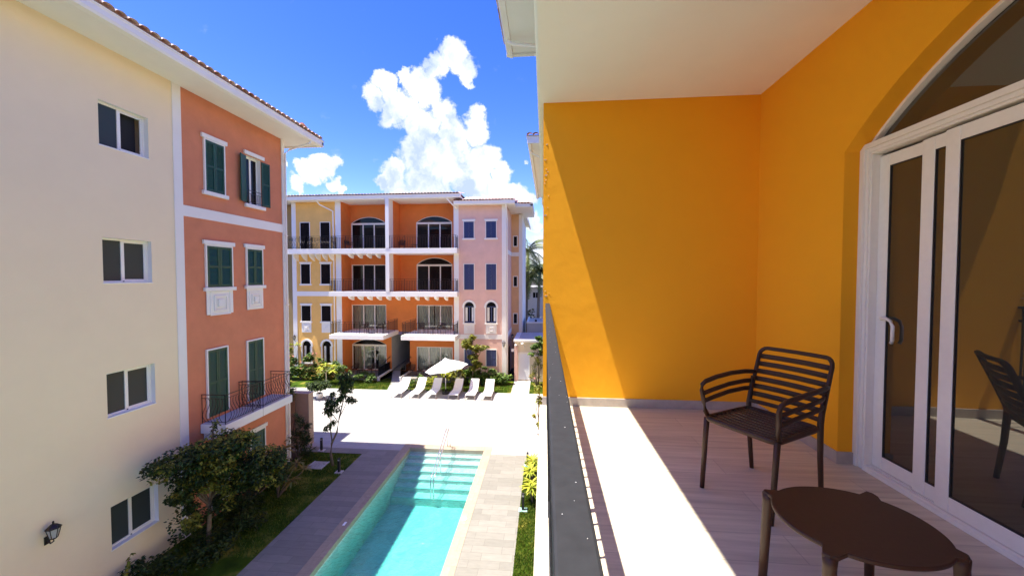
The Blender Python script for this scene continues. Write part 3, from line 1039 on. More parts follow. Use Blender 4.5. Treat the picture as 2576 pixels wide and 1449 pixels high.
# cream wall windows
for i, (u0, u1, z0, z1, _) in enumerate(CR):
    f = MB(); d = .13; t_ = .05
    LF.box(f, u0, u0 + t_, d, d + .06, z0, z1); LF.box(f, u1 - t_, u1, d, d + .06, z0, z1)
    LF.box(f, u0 + t_, u1 - t_, d, d + .06, z1 - t_, z1); LF.box(f, u0 + t_, u1 - t_, d, d + .06, z0, z0 + t_)
    um = u0 + (u1 - u0) * .47
    LF.box(f, um - .04, um + .04, d + .005, d + .05, z0 + t_, z1 - t_)
    LF.box(f, um + .04, u1 - t_, d + .01, d + .045, z0 + t_, z0 + t_ + .04); LF.box(f, um + .04, u1 - t_, d + .01, d + .045, z1 - t_ - .04, z1 - t_)
    LF.box(f, u1 - t_ - .045, u1 - t_, d + .01, d + .045, z0 + t_ + .04, z1 - t_ - .04)
    LF.box(f, u0 - .02, u1 + .02, -.015, .13, z0 - .03, z0 - .001)
    fo = f.build('window', 'upvc', LB, bevel=.004, label='sliding window half open on the top floor' if i == 3 else None)
    rvs[i].build('window_reveal', 'white_paint', fo)
    for j, (a, b2) in enumerate(((u0 + t_, um - .04), (um + .04, u1 - t_ - .045))):
        g = MB(); dd = d + .03
        if i == 3 and j == 1:
            LF.box(g, a, b2, .30, .31, z0, z1); g.build('room_backdrop', 'dark_room', fo); continue
        LF.box(g, a, b2, dd, dd + .006, z0 + t_, z1 - t_); g.build('pane', 'glass_grey', fo)
    g = MB(); LF.box(g, um - .015, um + .015, d - .012, d + .004, z0 + .02, z0 + .045); g.build('latch', 'black_plastic', fo)
# pilasters and band
mb = MB(); LF.box(mb, 10.56, 10.83, -.025, .05, -.1, 14.2); mb.build('corner_pilaster', 'white_paint', LB)
mb = MB(); LF.box(mb, 15.30, 15.475, -.022, .05, -.1, 14.2); mb.build('corner_pilaster', 'white_paint', LB)
mb = MB(); LF.box(mb, 10.831, 15.299, -.02, .03, 10.14, 10.48); mb.build('string_band', 'white_paint', LB)
# shutters
shutter_window(LF, LB, 11.63, 12.36, 11.10, 12.80, 'green_paint', d=-.01, slats=30)
shutter_window(LF, LB, 11.60, 12.6, 7.87, 9.27, 'green_paint', medal=True, d=-.01, slats=26)
shutter_window(LF, LB, 13.31, 14.06, 7.90, 9.29, 'green_paint', medal=True, d=-.01, slats=26)
shutter_window(LF, LB, 11.55, 12.32, 3.47, 5.74, 'green_paint', d=-.01, slats=38, lintel=False, sill=False, label='tall green shuttered door on the near balcony')
shutter_window(LF, LB, 13.26, 14.02, 3.47, 5.75, 'green_paint', d=-.01, slats=38, lintel=False, sill=False, label='tall green shuttered door on the far balcony')
shutter_window(LF, LB, 13.32, 14.02, .45, 2.14, 'green_paint', d=-.01, slats=30)
shutter_window(LF, LB, 11.55, 12.25, .45, 2.14, 'green_paint', d=-.01, slats=30)
# open shuttered window, top right
s = MB(); u0, u1, z0, z1 = 13.40, 14.12, 11.02, 12.84
d = .16
for a, b2 in ((u0, u0 + .05), (u1 - .05, u1), ((u0 + u1) / 2 - .04, (u0 + u1) / 2 + .04)):
    LF.box(s, a, b2, d, d + .05, z0, z1)
LF.box(s, u0, u1, d - .002, d + .048, z1 - .06, z1); LF.box(s, u0, u1, d - .002, d + .048, z0, z0 + .06)
wo = s.build('window', 'upvc', LB, label='window with its green shutters folded open')
g = MB(); LF.box(g, u0, u1, d + .02, d + .026, z0, z1); g.build('pane', 'glass_dark', wo)
s = MB(); LF.box(s, u0 - .14, u1 + .14, -.07, 0, z1 + .03, z1 + .17); s.build('lintel', 'white_paint', wo, bevel=.008)
s = MB(); LF.box(s, u0 - .14, u1 + .14, -.09, 0, z0 - .14, z0 - .01); s.build('sill', 'white_paint', wo, bevel=.008)
HF = Fac((-11.3, 0), (0, 1), (-1, 0))
s = MB(); shutter_leaf(s, HF, 0, .40, 11.05, 12.80, -.02, 30)
so = s.build('shutter', 'green_paint', wo)
# swing leaves about their hinges
def swing(o, hinge_u, ang, par):
    off = WO[par.name]
    for v_ in o.data.vertices:
        p = v_.co + off - Vector((-11.3, 0, 0))
        q = Matrix.Rotation(ang, 3, 'Z') @ Vector((p.x, p.y, 0))
        v_.co = Vector((q.x - 11.3, q.y + hinge_u, p.z)) - off
swing(so, u0 - .03, radians(-180 + 18), wo)
s = MB(); shutter_leaf(s, HF, 0, .40, 11.05, 12.80, -.02, 30)
so2 = s.build('shutter', 'green_paint', wo)
swing(so2, u1 + .03, radians(-6), wo)
railing(wo, [(-11.25, u0 + .02), (-11.25, u1 - .02)], z0 - .01, h=.52, sp=.11, r=.007, name='guard_rail')
# balconies with bulging rails
for k, (a, b2, lab) in enumerate(((11.25, 12.88, 'balcony nearer to the camera'), (12.90, 14.50, 'balcony farther along'))):
    zt = 3.36; fr = -10.40
    s = MB(); s.box(-11.3, fr, a, b2, zt - .30, zt - (.003 if k else 0))
    bo = s.build('balcony', 'white_paint', LB, bevel=.01, label=lab)
    s = MB(); s.box(-11.29, fr - .03, a + .03, b2 - .03, zt, zt + .012); s.build('balcony_paving', 'grey_render', bo)
    railing(bo, [(-11.28, a + .06), (fr - .06, a + .06), (fr - .06, b2 - .06), (-11.28, b2 - .06)], zt, h=.98, sp=.115, bulge=.11,
            out=[(0, -1), (1, 0), (0, 1)], r=.008)
    for j in range(5):
        corbel(LF, bo, a + .12 + j * .33, .07, -.62, zt - .30, .30)
# eave, gutter, roof
EX = -10.02
mb = MB()
mb.box(-11.9, EX - .16, -4.6, 16.25, 14.14, 14.24)
mb.build('soffit', 'white_paint', LB)
mb = MB()
prof = [(-.16, 14.08), (-.03, 14.11), (0, 14.17), (0, 14.30), (.02, 14.33), (.02, 14.36), (-.16, 14.36)]
mb.extrude([(EX + x, -4.6, z) for x, z in prof], (0, 20.95, 0))
mb.extrude([(-11.9, 16.36, 14.10), (EX + .0, 16.36, 14.10), (EX, 16.36, 14.36), (-11.9, 16.36, 14.36)], (0, -.11, 0))
mb.build('gutter', 'white_paint', LB)
mb = MB()
# hip roof: a slope along the pool side and one over the far end
mb.add([(EX + .04, -4.6, 14.37), (EX + .04, 16.40, 14.37), (-16, 10.4, 16.2), (-16, -4.6, 16.2), (-22, 16.40, 14.37)], [(0, 1, 2, 3), (1, 4, 2)])
ro = mb.build('roof', 'clay_tile', LB)
mb = MB(); tiles(mb, 0, 20.9, .262, (EX + .075, -4.55, 14.385), (-5.98, 0, 1.83), 1.6, (0, 1, 0), seg=8)
mb.build('roof_tiles', 'clay_tile', ro, smooth=True)
mb = MB(); tiles(mb, 0, 6, .262, (-16.0, 16.44, 14.385), (0, -6, 1.83), 1.2, (1, 0, 0), seg=8); mb.build('roof_tiles', 'clay_tile', ro, smooth=True)
# downpipe at the far corner
mb = MB(); mb.sweep([(EX - .1, 15.55, 14.1), (EX - .14, 15.52, 13.98), (-11.0, 15.40, 13.70), (-11.19, 15.40, 13.55), (-11.2, 15.40, 12), (-11.2, 15.40, .2)], .04, n=10)
for z in (13.2, 10, 7, 4, 1.2):
    mb.box(-11.3, -11.15, 15.35, 15.45, z, z + .03)
mb.build('downpipe', 'upvc', LB, smooth=False)
lantern(LB, LF, 7.40, 2.42, s=1.0, label='black wall lantern on the cream wall')
# rear volume
mb = MB(); mb.box(-22, -11.8, -3.95, 15.4, -.1, 14.0)
mb.box(-22, -14.3, 15.41, 17.5, -.1, 14.2)
mb.build('rear_wall', 'cream', LB)

# stone pier beyond the left building
mb = MB(); mb.box(-14.5, -11.45, 17.12, 17.5, -.05, 2.50); mb.box(-14.5, -11.42, 17.09, 17.53, 2.50, 2.55)
mb.build('stone_pier', 'beige_stone', None, bevel=.006, label='beige stone garden wall ending just beyond the coral building corner', cat='garden wall')

# =================================================================== FAR BUILDING
YF, YR = 29.2, 30.7
FF = Fac((0, YF), (1, 0), (0, 1))
FB = thing('apartment_building', 'four-storey apartment building facing the pool in yellow, orange and pink sections', 'building', (-12, YF, 0))
TOP = 14.35
# yellow section
def slot(cx0, cx1, z0, z1): return (cx0, cx1, z0, z1, 0)
YW = (-19.97, -19.20), (-18.24, -17.46)
mb = MB()
holes = []
for a, b2 in YW:
    holes += [(a, b2, 1.15, 2.58, (b2 - a) / 2)]
wall(mb, FF, -20.38, -17.0, -.1, TOP, holes, dep=.2)
mb.build('wall', 'far_yellow', FB, label='yellow wall section')
for i, (a, b2) in enumerate(YW):
    shutter_window(FF, FB, a, b2, 10.47, 12.66, 'brown_paint', lintel=False, sill=False, d=-.01)
    shutter_window(FF, FB, a, b2, 7.66, 9.27, 'brown_paint', d=-.01)
    shutter_window(FF, FB, a, b2, 4.58, 5.86, 'brown_paint', d=-.01, medal=True)
    arch_window(FF, FB, a, b2, 1.15, 2.58, 'brown_paint')
# set-back wall at far left, shade put into its tan colour
mb = MB(); mb.box(-23.5, -20.74, YF + .9, YF + 6, -.1, 14.3); mb.build('wall', 'shaded_wall', FB, label='wall of the set-back wing, its shade painted in olive')
# pilasters
for a, b2, lab in ((-20.74, -20.38, None), (-16.97, -16.52, None)):
    mb = MB(); FF.box(mb, a, b2, -.03, 1.4, -.1, TOP); mb.build('pilaster', 'white_paint', FB)
mb = MB(); FF.box(mb, -12.43, -12.14, -.03, 1.5, 7.05, TOP + .02); mb.build('pilaster', 'white_paint', FB)
mb = MB(); FF.box(mb, -7.18, -6.78, -.028, 1.5, -.1, 13.9); mb.build('pilaster', 'white_paint', FB)
mb = MB(); FF.box(mb, -20.38, -16.97, -.02, .02, 6.66, 7.04); mb.build('string_band', 'white_paint', FB)
# orange recessed bays
RF = Fac((0, YR), (1, 0), (0, 1))
D4 = [(-16.47, -13.40, 10.47, 12.80, .52, None), (-10.77, -7.68, 10.47, 12.80, .52, None)]
D3 = [(-16.47, -13.42, 7.07, 9.28, 0, None), (-10.76, -7.67, 7.07, 9.28, .58, None)]
D2 = [(-16.50, -13.43, 3.72, 5.86, 0, [(-15.55, -15.40), (-14.55, -14.42)]), (-10.78, -7.67, 3.72, 5.86, 0, [(-9.35, -9.28)])]
D1_ = [(-16.52, -13.44, .27, 2.45, .47, [(-14.85, -14.3)]), (-10.80, -7.69, .27, 2.33, 0, [])]
alld = D4 + D3 + D2 + D1_
mb = MB()
wall(mb, RF, -16.52, -12.14, 3.6, TOP, [d_[:5] for d_ in alld if d_[0] < -12 and d_[2] > 3], dep=.12)
wall(mb, RF, -12.14, -7.18, 3.6, TOP, [d_[:5] for d_ in alld if d_[0] > -12 and d_[2] > 3], dep=.12)
wall(mb, RF, -16.52, -12.98, -.1, 3.6, [D1_[0][:5]], dep=.12)
wall(mb, RF, -11.38, -7.18, -.1, 3.6, [D1_[1][:5]], dep=.12)
# inner side faces of the bays
for u, z0 in ((-16.515, -.1), (-12.135, 7.0)):
    mb.quad((u, YF - .0, z0), (u, YR, z0), (u, YR, TOP), (u, YF - .0, TOP))
for u, z0 in ((-12.435, 7.0), (-7.185, -.1)):
    mb.quad((u, YF - .0, z0), (u, YR, z0), (u, YR, TOP), (u, YF - .0, TOP))
mb.build('wall', 'far_orange', FB, label='deep orange recessed wall')
for i, (u0, u1, z0, z1, rise, gaps) in enumerate(alld):
    sliding_door(RF, FB, u0, u1, z0, z1, .10, rise, gaps, seed=i)
# passage
mb = MB()
mb.quad((-12.98, YR, -.1), (-12.98, YR + 9, -.1), (-12.98, YR + 9, 3.6), (-12.98, YR, 3.6))
mb.quad((-11.38, YR, -.1), (-11.38, YR + 9, -.1), (-11.38, YR + 9, 3.6), (-11.38, YR, 3.6))
mb.quad((-12.98, YR, 3.35), (-11.38, YR, 3.35), (-11.38, YR + 9, 3.35), (-12.98, YR + 9, 3.35))
mb.quad((-12.98, YR + 9, -.1), (-11.38, YR + 9, -.1), (-11.38, YR + 9, 3.6), (-12.98, YR + 9, 3.6))
mb.build('passage', 'grey_render', FB)
mb = MB(); mb.quad((-12.98, YR, .25), (-11.38, YR, .25), (-11.38, YR + 9, .9), (-12.98, YR + 9, .9)); mb.build('passage_floor', 'deck_tile', FB)
# floors of bays and ceilings
SF, SF2 = YF - .8, YF - 1.5
def slab(name, x0, x1, y0, z1, th, lab=None):
    s = MB(); s.box(x0, x1, y0, YR, z1 - th, z1)
    return s.build(name, 'white_paint', FB, bevel=.01, label=lab)
b4 = slab('balcony', -20.78, -6.74, SF, 10.46, .40, 'top-floor balcony slab')
b3 = slab('balcony', -17.15, -6.74, SF, 7.06, .38, 'third-floor balcony slab')
b2l = slab('balcony', -16.75, -12.36, SF2, 3.72, .34, 'lower left balcony above the passage')
b2r = slab('balcony', -10.98, -6.74, SF2, 3.72, .34, 'lower right balcony above the passage')
# rails
railing(b4, [(-20.70, YF - .03), (-20.70, SF + .06), (-19.05, SF + .06), (-19.05, YF - .03)], 10.46, bulge=.13, out=[(-1, 0), (0, -1), (1, 0)], r=.013, sp=.13)
railing(b4, [(-18.98, YF - .03), (-18.98, SF + .06), (-16.95, SF + .06), (-16.95, YF - .03)], 10.46, bulge=.13, out=[(-1, 0), (0, -1), (1, 0)], r=.013, sp=.13)
railing(b4, [(-16.90, YF - .03), (-16.90, SF + .06), (-12.45, SF + .06)], 10.46, r=.013, sp=.13)
railing(b4, [(-12.12, SF + .06), (-6.86, SF + .06), (-6.86, YF - .03)], 10.46, r=.013, sp=.13)
railing(b3, [(-17.08, YF - .03), (-17.08, SF + .06), (-12.45, SF + .06)], 7.06, r=.013, sp=.13)
railing(b3, [(-12.12, SF + .06), (-6.86, SF + .06), (-6.86, YF - .03)], 7.06, r=.013, sp=.13)
railing(b2l, [(-16.66, YF - .03), (-16.66, SF2 + .06), (-12.46, SF2 + .06), (-12.46, YR)], 3.72, r=.013, sp=.13)
railing(b2r, [(-10.88, YR), (-10.88, SF2 + .06), (-6.86, SF2 + .06), (-6.86, YF - .03)], 3.72, r=.013, sp=.13)
mb = MB(); FF.box(mb, -12.43, -12.14, -.82, -.03, 7.07, 10.05); FF.box(mb, -12.43, -12.14, -.82, -.03, 10.47, TOP + .01)
mb.build('pilaster', 'white_paint', FB)
# brackets under the slabs
for u in (-20.25, -19.5, -18.85, -18.35, -17.75, -17.2):
    corbel(FF, b4, u, .09, -.70, 10.06, .55)
for k in range(5):
    corbel(FF, b4, -15.6 + k * .76, .16, -.72, 10.06, .34)
for k in range(11):
    corbel(FF, b3, -15.6 + k * .78, .16, -.72, 6.68, .34)
# soffit beams carrying the slab behind the brackets
# patio floors at ground
s = MB(); s.box(-16.5, -12.98, 28.4, YR, -.05, .24); s.box(-11.38, -7.2, 28.4, YR, -.05, .24); s.build('patio_floor', 'deck_tile', FB)
s = MB(); s.box(-13.18, -12.98, 28.3, YR, -.05, .36); s.box(-11.38, -11.2, 28.3, YR, -.05, .36); s.build('patio_kerb', 'white_paint', FB)
for u in (-13.10, -11.28):
    rl = MB(); rl.sweep([(u, 28.35, .36), (u, 28.35, .95), (u, 28.55, 1.10), (u, YR, 1.45)], .022, n=6)
    rl.sweep([(u, 29.5, .3), (u, 29.5, 1.24)], .016, n=6)
    ro_ = rl.build('ramp_rail', 'iron', FB)
    g = MB(); g.box(u - .006, u + .006, 28.4, YR, .38, 1.05); g.build('glass_panel', 'glass_clear', ro_)
# pink section
PW = (-6.35, -5.56), (-4.59, -3.79)
mb = MB(); holes = []
for a, b2 in PW: holes.append((a, b2, 4.58, 5.86, (b2 - a) / 2))
wall(mb, FF, -6.78, -3.34, -.1, 13.85, holes, dep=.2)
mb.build('wall', 'far_pink', FB, label='pale pink wall section')
for a, b2 in PW:
    shutter_window(FF, FB, a, b2, 11.28, 12.58, 'blue_paint', d=-.01)
    shutter_window(FF, FB, a, b2, 7.21, 9.24, 'blue_paint', d=-.01, lintel=False, sill=False)
    arch_window(FF, FB, a, b2, 4.58, 5.86, 'blue_paint', medal=True)
    shutter_window(FF, FB, a, b2, 1.15, 2.46, 'blue_paint', d=-.01, lintel=False, sill=False, border=True)
mb = MB(); FF.box(mb, -6.78, -3.34, -.02, .02, 3.31, 3.67); mb.build('string_band', 'white_paint', FB)
mb = MB(); FF.box(mb, -3.34, -2.985, -.03, .35, -.1, 13.86); mb.build('pilaster', 'white_paint', FB)
# right-hand return and projecting stair block
mb = MB(); mb.quad((-3.0, YF + .3, -.1), (-3.0, 33.8, -.1), (-3.0, 33.8, 13.85), (-3.0, YF + .3, 13.85)); mb.build('wall', 'far_pink', FB)
mb = MB(); mb.box(-3.01, -2.97, YF + .36, 33.8, 3.31, 3.67); mb.box(-3.01, -2.97, YF + .36, 33.8, 10.1, 10.45); mb.build('string_band', 'white_paint', FB)
SBF = Fac((0, 33.8), (1, 0), (0, 1))
mb = MB(); hs_ = [(-2.86, -2.42, z, z + 1.0, 0) for z in (3.95, 7.32, 10.95)]
wall(mb, SBF, -3.0, -2.32, -.1, 13.85, hs_, dep=.12); mb.build('wall', 'far_peach', FB, label='narrow peach stair wall')
for (a, b2, z0, z1, _) in hs_:
    f = MB(); t_ = .07
    SBF.box(f, a, a + t_, -.02, .1, z0, z1); SBF.box(f, b2 - t_, b2, -.02, .1, z0, z1); SBF.box(f, a + t_, b2 - t_, -.02, .1, z0, z0 + t_); SBF.box(f, a + t_, b2 - t_, -.02, .1, z1 - t_, z1)
    w = f.build('window', 'white_paint', FB, label='small narrow stair window')
    g = MB(); SBF.box(g, a + t_, b2 - t_, .05, .06, z0 + t_, z1 - t_); g.build('pane', 'glass_dark', w)
mb = MB(); SBF.box(mb, -2.32, -2.0, -.04, .3, -.1, 13.86); mb.build('pilaster', 'white_paint', FB)
mb = MB(); SBF.box(mb, -2.98, -2.33, -.025, .02, 10.1, 10.45); mb.build('string_band', 'white_paint', FB)
mb = MB(); mb.box(-2.4, -2.02, 34.1, 40, -.1, 13.85); mb.box(-2.4, -1.98, 39, 39.4, -.1, 13.86); mb.build('wall', 'white_paint', FB, label='white end wall')
# ground-level doorway in the return
mb = MB(); mb.box(-3.02, -2.975, 31.0, 32.0, .1, 2.3); mb.build('side_door', 'dark_room', FB)
lantern(FB, FF, -3.17, 2.95, s=1.1, label='black lantern on the white corner')
LR = Fac((-3.0, 0), (0, 1), (-1, 0))
lantern(FB, Fac((-2.99, 0), (0, 1), (-1, 0)), 32.4, 3.0, s=1.1)
lantern(FB, FF, -20.55, 3.2, s=1.1, label='black lantern on the left white pilaster')
# roofs
mb = MB(); mb.box(-24, -6.45, SF + .2, YR + .3, TOP - .02, TOP + .08); mb.build('soffit', 'white_paint', FB)
mb = MB()
prof = [(.16, TOP - .05), (.03, TOP - .02), (0, TOP + .05), (0, TOP + .22), (-.02, TOP + .25), (-.02, TOP + .28), (.2, TOP + .28)]
mb.extrude([(-24, SF + y, z) for y, z in prof], (17.55, 0, 0)); mb.build('gutter', 'white_paint', FB)
mb = MB()
mb.add([(-24, SF - .03, TOP + .29), (-6.45, SF - .03, TOP + .29), (-9.5, 34.5, TOP + 1.5), (-24, 34.5, TOP + 1.5), (-6.45, 40, TOP + .29)], [(0, 1, 2, 3), (1, 4, 2)])
rof = mb.build('roof', 'clay_tile', FB)
mb = MB(); tiles(mb, 0, 17.5, .252, (-23.95, SF - .09, TOP + .30), (0, 6.1, 1.21), 2.2, (1, 0, 0), seg=6); mb.build('roof_tiles', 'clay_tile', rof, smooth=True)
mb = MB(); mb.box(-8.2, -3.9, 33.2, 35, TOP + .1, TOP + .95); mb.box(-5.4, -3.0, 34, 36, TOP, TOP + .62); mb.build('roof_upstand', 'far_pink', FB, label='pinkish rooftop plant upstand')
PT = 13.86; PY = YF - .72
mb = MB(); mb.box(-7.0, -2.3, PY + .15, YR, PT - .01, PT + .07); mb.box(-3.2, -1.0, 30.6, 36, PT + .07, PT + .12); mb.build('soffit', 'white_paint', FB)
mb = MB(); prof = [(.16, PT - .08), (.03, PT - .05), (0, PT + .02), (0, PT + .17), (-.02, PT + .19), (-.02, PT + .22), (.2, PT + .22)]
mb.extrude([(-7.02, PY + y, z) for y, z in prof], (4.75, 0, 0))
mb.extrude([(-2.9, 30.5 + y, z + .10) for y, z in prof], (1.92, 0, 0))
mb.extrude([(-.98 - x, 30.5, z + .10) for x, z in prof], (0, 5.3, 0)); mb.build('gutter', 'white_paint', FB)
mb = MB()
mb.add([(-7.02, PY - .03, PT + .23), (-2.26, PY - .03, PT + .23), (-2.6, 32.5, PT + 1.25), (-7.02, 32.5, PT + 1.25)], [(0, 1, 2, 3)])
mb.add([(-3.0, 30.45, PT + .33), (-.95, 30.45, PT + .33), (-3.0, 34, PT + 1.5), (-.95, 36, PT + .33)], [(0, 1, 2), (1, 3, 2)])
rof2 = mb.build('roof', 'clay_tile', FB, label='small red-tiled lower roof')
mb = MB(); tiles(mb, 0, 4.7, .245, (-7.0, PY - .08, PT + .24), (0, 3.9, 1.02), 3.4, (1, 0, 0), seg=6)
tiles(mb, 0, 2.0, .245, (-2.95, 30.40, PT + .34), (0, 3.5, 1.17), 2.6, (1, 0, 0), seg=6)
mb.build('roof_tiles', 'clay_tile', rof2, smooth=True)
mb = MB(); mb.box(-1.72, -1.62, 36.2, 43.5, 13.7, 13.95); mb.box(-2.4, -1.66, 36.2, 43.5, 13.95, 14.02); mb.build('soffit', 'white_paint', FB)
# downpipes
mb = MB(); mb.sweep([(-18.2, SF + .15, TOP - .03), (-18.1, YF - .35, TOP - .3), (-17.15, YF - .07, 13.55), (-17.12, YF - .07, 12), (-17.12, YF - .07, 10.5)], .055, n=8)
mb.sweep([(-17.12, YF - .07, 10.05), (-17.12, YF - .07, 7.1)], .05, n=8); mb.sweep([(-17.12, YF - .07, 6.66), (-17.12, YF - .07, .2)], .05, n=8)
mb.sweep([(-2.95, PY + .1, PT - .05), (-2.94, YF - .3, PT - .45), (-2.93, YF + .1, PT - 1.1), (-2.93, YF + .1, .2)], .05, n=8)
mb.sweep([(-7.6, SF + .15, TOP - .03), (-7.2, SF + .3, TOP - .45), (-6.9, YF - .15, TOP - .75)], .06, n=8)
mb.build('downpipe', 'upvc', FB)
mb = MB(); mb.box(-24, -7.2, YR + .8, 40, -.1, 14.2); mb.box(-7.2, -3.05, YF + .3, 40, -.1, 13.8)
mb_o = mb
mb2 = MB()
mb2.quad((-24, 40, -.1), (-2, 40, -.1), (-2, 40, 14), (-24, 40, 14)); mb2.quad((-23.5, 35, -.1), (-23.5, 40, -.1), (-23.5, 40, 14), (-23.5, 35, 14))
mb2.build('rear_wall', 'far_peach', FB)

# =================================================================== NEAR (OUR) BUILDING
NB = thing('apartment_building', 'orange apartment building whose tiled balcony fills the right of the view', 'building', (0, 0, 0))
CZ = 9.95
EW = 3.79
WX = 2.04; DX = 2.17
Y0D, Y1D = -.17, 2.765
NF = Fac((WX, 0), (0, 1), (1, 0))
mb = MB()
wall(mb, NF, -1.6, EW, F3, CZ, [(Y0D, Y1D, F3 - .003, 9.07, .60)], dep=.16)
mb.box(-.015, 9, EW, 9.4, F3 + .0, CZ)
mb.box(-.0, 9, -2.2, -1.6, F3, CZ)
mb.build('wall', 'near_orange', NB, label='orange balcony wall')
mb = MB(); mb.box(-.05, 9, -2.2, 9.4, CZ, CZ + .42); mb.box(-.075, -.0501, -2.2, 9.4, CZ + .06, CZ + .42)
mb.build('ceiling', 'ceiling_paint', NB)
mb = MB(); mb.box(-.045, 9, -2.2, EW, F3 - .34, F3)
bf = mb.build('balcony_floor', 'balcony_tile', NB)
mb = MB(); mb.box(-.02, WX, EW - .012, EW + .01, F3 + .001, F3 + .085); mb.box(WX - .012, WX + .01, Y1D, EW - .0121, F3 + .001, F3 + .085)
mb.box(WX - .012, DX - .02, Y1D - .012, Y1D + .005, F3 + .001, F3 + .084); mb.build('skirting', 'skirting', bf, bevel=.002)
mb = MB(); mb.box(0.0, 9, -2.2, 9.4, -.1, F3 - .341); mb.box(0, 9, -2.2, 9.4, CZ + .421, 13.9)
mb.build('wall', 'gate_cream', NB, label='outer wall above and below the balcony')
# eave
mb = MB(); mb.box(-.86, .2, -2.6, 9.88, 14.0, 14.08); mb.build('soffit', 'white_paint', NB)
mb = MB(); prof = [(.16, 13.92), (.03, 13.95), (0, 14.02), (0, 14.16), (-.02, 14.19), (-.02, 14.22), (.2, 14.22)]
mb.extrude([(-1.0 + x, -2.6, z) for x, z in prof], (0, 12.5, 0)); mb.extrude([(-1.0, 9.9, 13.95), (.6, 9.9, 13.95), (.6, 9.9, 14.2), (-1.0, 9.9, 14.2)], (0, -.1, 0))
mb.build('gutter', 'white_paint', NB)
mb = MB(); mb.add([(-1.03, -2.6, 14.23), (-1.03, 9.93, 14.23), (4, 5, 16), (4, -2.6, 16), (9, 9.93, 14.23)], [(0, 1, 2, 3), (1, 4, 2)]); nr = mb.build('roof', 'clay_tile', NB)
mb = MB(); tiles(mb, 0, 12.4, .262, (-1.06, -2.5, 14.24), (5.03, 0, 1.77), 1.6, (0, 1, 0), seg=6); mb.build('roof_tiles', 'clay_tile', nr, smooth=True)
mb = MB(); mb.sweep([(-.88, 9.15, 14.0), (-.88, 9.15, 13.90), (-.80, 9.15, 13.84), (-.02, 9.12, 13.72), (.0, 9.12, 13.5)], .04, n=10); mb.build('downpipe', 'upvc', NB, smooth=True)

# sliding door, three leaves on three tracks
DF = Fac((DX, 0), (0, 1), (1, 0))
zT = 9.02
mb = MB()
# outer frame with stepped profile
for k, (a, b2, d0, d1) in enumerate(((.0, .035, -.035, .10), (.035, .06, -.022, .10), (.06, .075, -.014, .10))):
    DF.box(mb, Y1D - b2, Y1D - a, d0, d1, F3, zT + .085 - a)
    DF.box(mb, Y0D + a, Y0D + b2, d0, d1, F3, zT + .085 - a)
    DF.box(mb, Y0D + b2, Y1D - b2, d0, d1, zT + .085 - b2, zT + .085 - a)
DF.box(mb, Y0D + .075, Y1D - .075, -.03, .16, F3, F3 + .022)
for dd in (-.03, -.016, .008, .03):
    DF.box(mb, Y0D + .075, Y1D - .075, dd, dd + .012, F3 + .022, F3 + .036)
P = arch_pts(Y0D + .02, Y1D - .02, 9.09, .575, 36)
mb.sweep([DF.p(p[0], .02, p[1]) for p in P], .02, .03, n=4, ref=(1, 0, 0), sq=.6)
sdo = mb.build('sliding_door', 'upvc', NB, bevel=.003, label='white three-leaf sliding door under an arched fanlight')
def sash(u0, u1, d, gap=True, handle=None, nm='glass_tinted'):
    s = MB(); st = .072; z0 = F3 + .038; z1 = zT - .01
    DF.box(s, u0, u0 + st, d, d + .021, z0, z1); DF.box(s, u1 - st, u1, d, d + .021, z0, z1)
    DF.box(s, u0 + st, u1 - st, d + .001, d + .020, z0, z0 + .085); DF.box(s, u0 + st, u1 - st, d + .001, d + .020, z1 - .075, z1)
    so_ = s.build('sash', 'upvc', sdo, bevel=.004)
    g = MB(); DF.box(g, u0 + st - .004, u1 - st + .004, d + .009, d + .013, z0 + .08, z1 - .07); g.build('pane', nm, so_)
    k = MB()
    DF.box(k, u0 + st, u0 + st + .006, d + .003, d + .0085, z0 + .085, z1 - .075); DF.box(k, u1 - st - .006, u1 - st, d + .003, d + .0085, z0 + .085, z1 - .075)
    DF.box(k, u0 + st, u1 - st, d + .003, d + .0085, z0 + .085, z0 + .092); DF.box(k, u0 + st, u1 - st, d + .003, d + .0085, z1 - .081, z1 - .075)
    k.build('gasket', 'black_plastic', so_)
    return so_
sA = sash(1.86, 2.69, .032)
sB = sash(1.55, 2.388, .010)
sC = sash(.86, 2.238, -.012)
sD = sash(-.09, .90, .010)
mb = MB(); hu = 2.645
mb.sweep([DF.p(hu, .032, 7.945), DF.p(hu - .01, .018, 7.952), DF.p(hu - .05, .014, 7.955), DF.p(hu - .085, .014, 7.94), DF.p(hu - .10, .014, 7.91), DF.p(hu - .10, .014, 7.82), DF.p(hu - .09, .016, 7.80)], .010, n=8)
mb.build('door_handle', 'upvc', sdo, smooth=True)
mb = MB(); P2 = arch_pts(Y0D + .06, Y1D - .06, 9.10, .53, 30)
mb.extrude([DF.p(Y0D + .06, .03, 9.10), DF.p(Y1D - .06, .03, 9.10)] + [DF.p(p[0], .03, p[1]) for p in reversed(P2)], (.006, 0, 0)); mb.build('fanlight', 'glass_tinted', sdo)
mb = MB(); mb.box(DX + .165, DX + .17, Y0D, Y1D, F3, 9.7); mb.build('room_backdrop', 'dark_room', sdo)

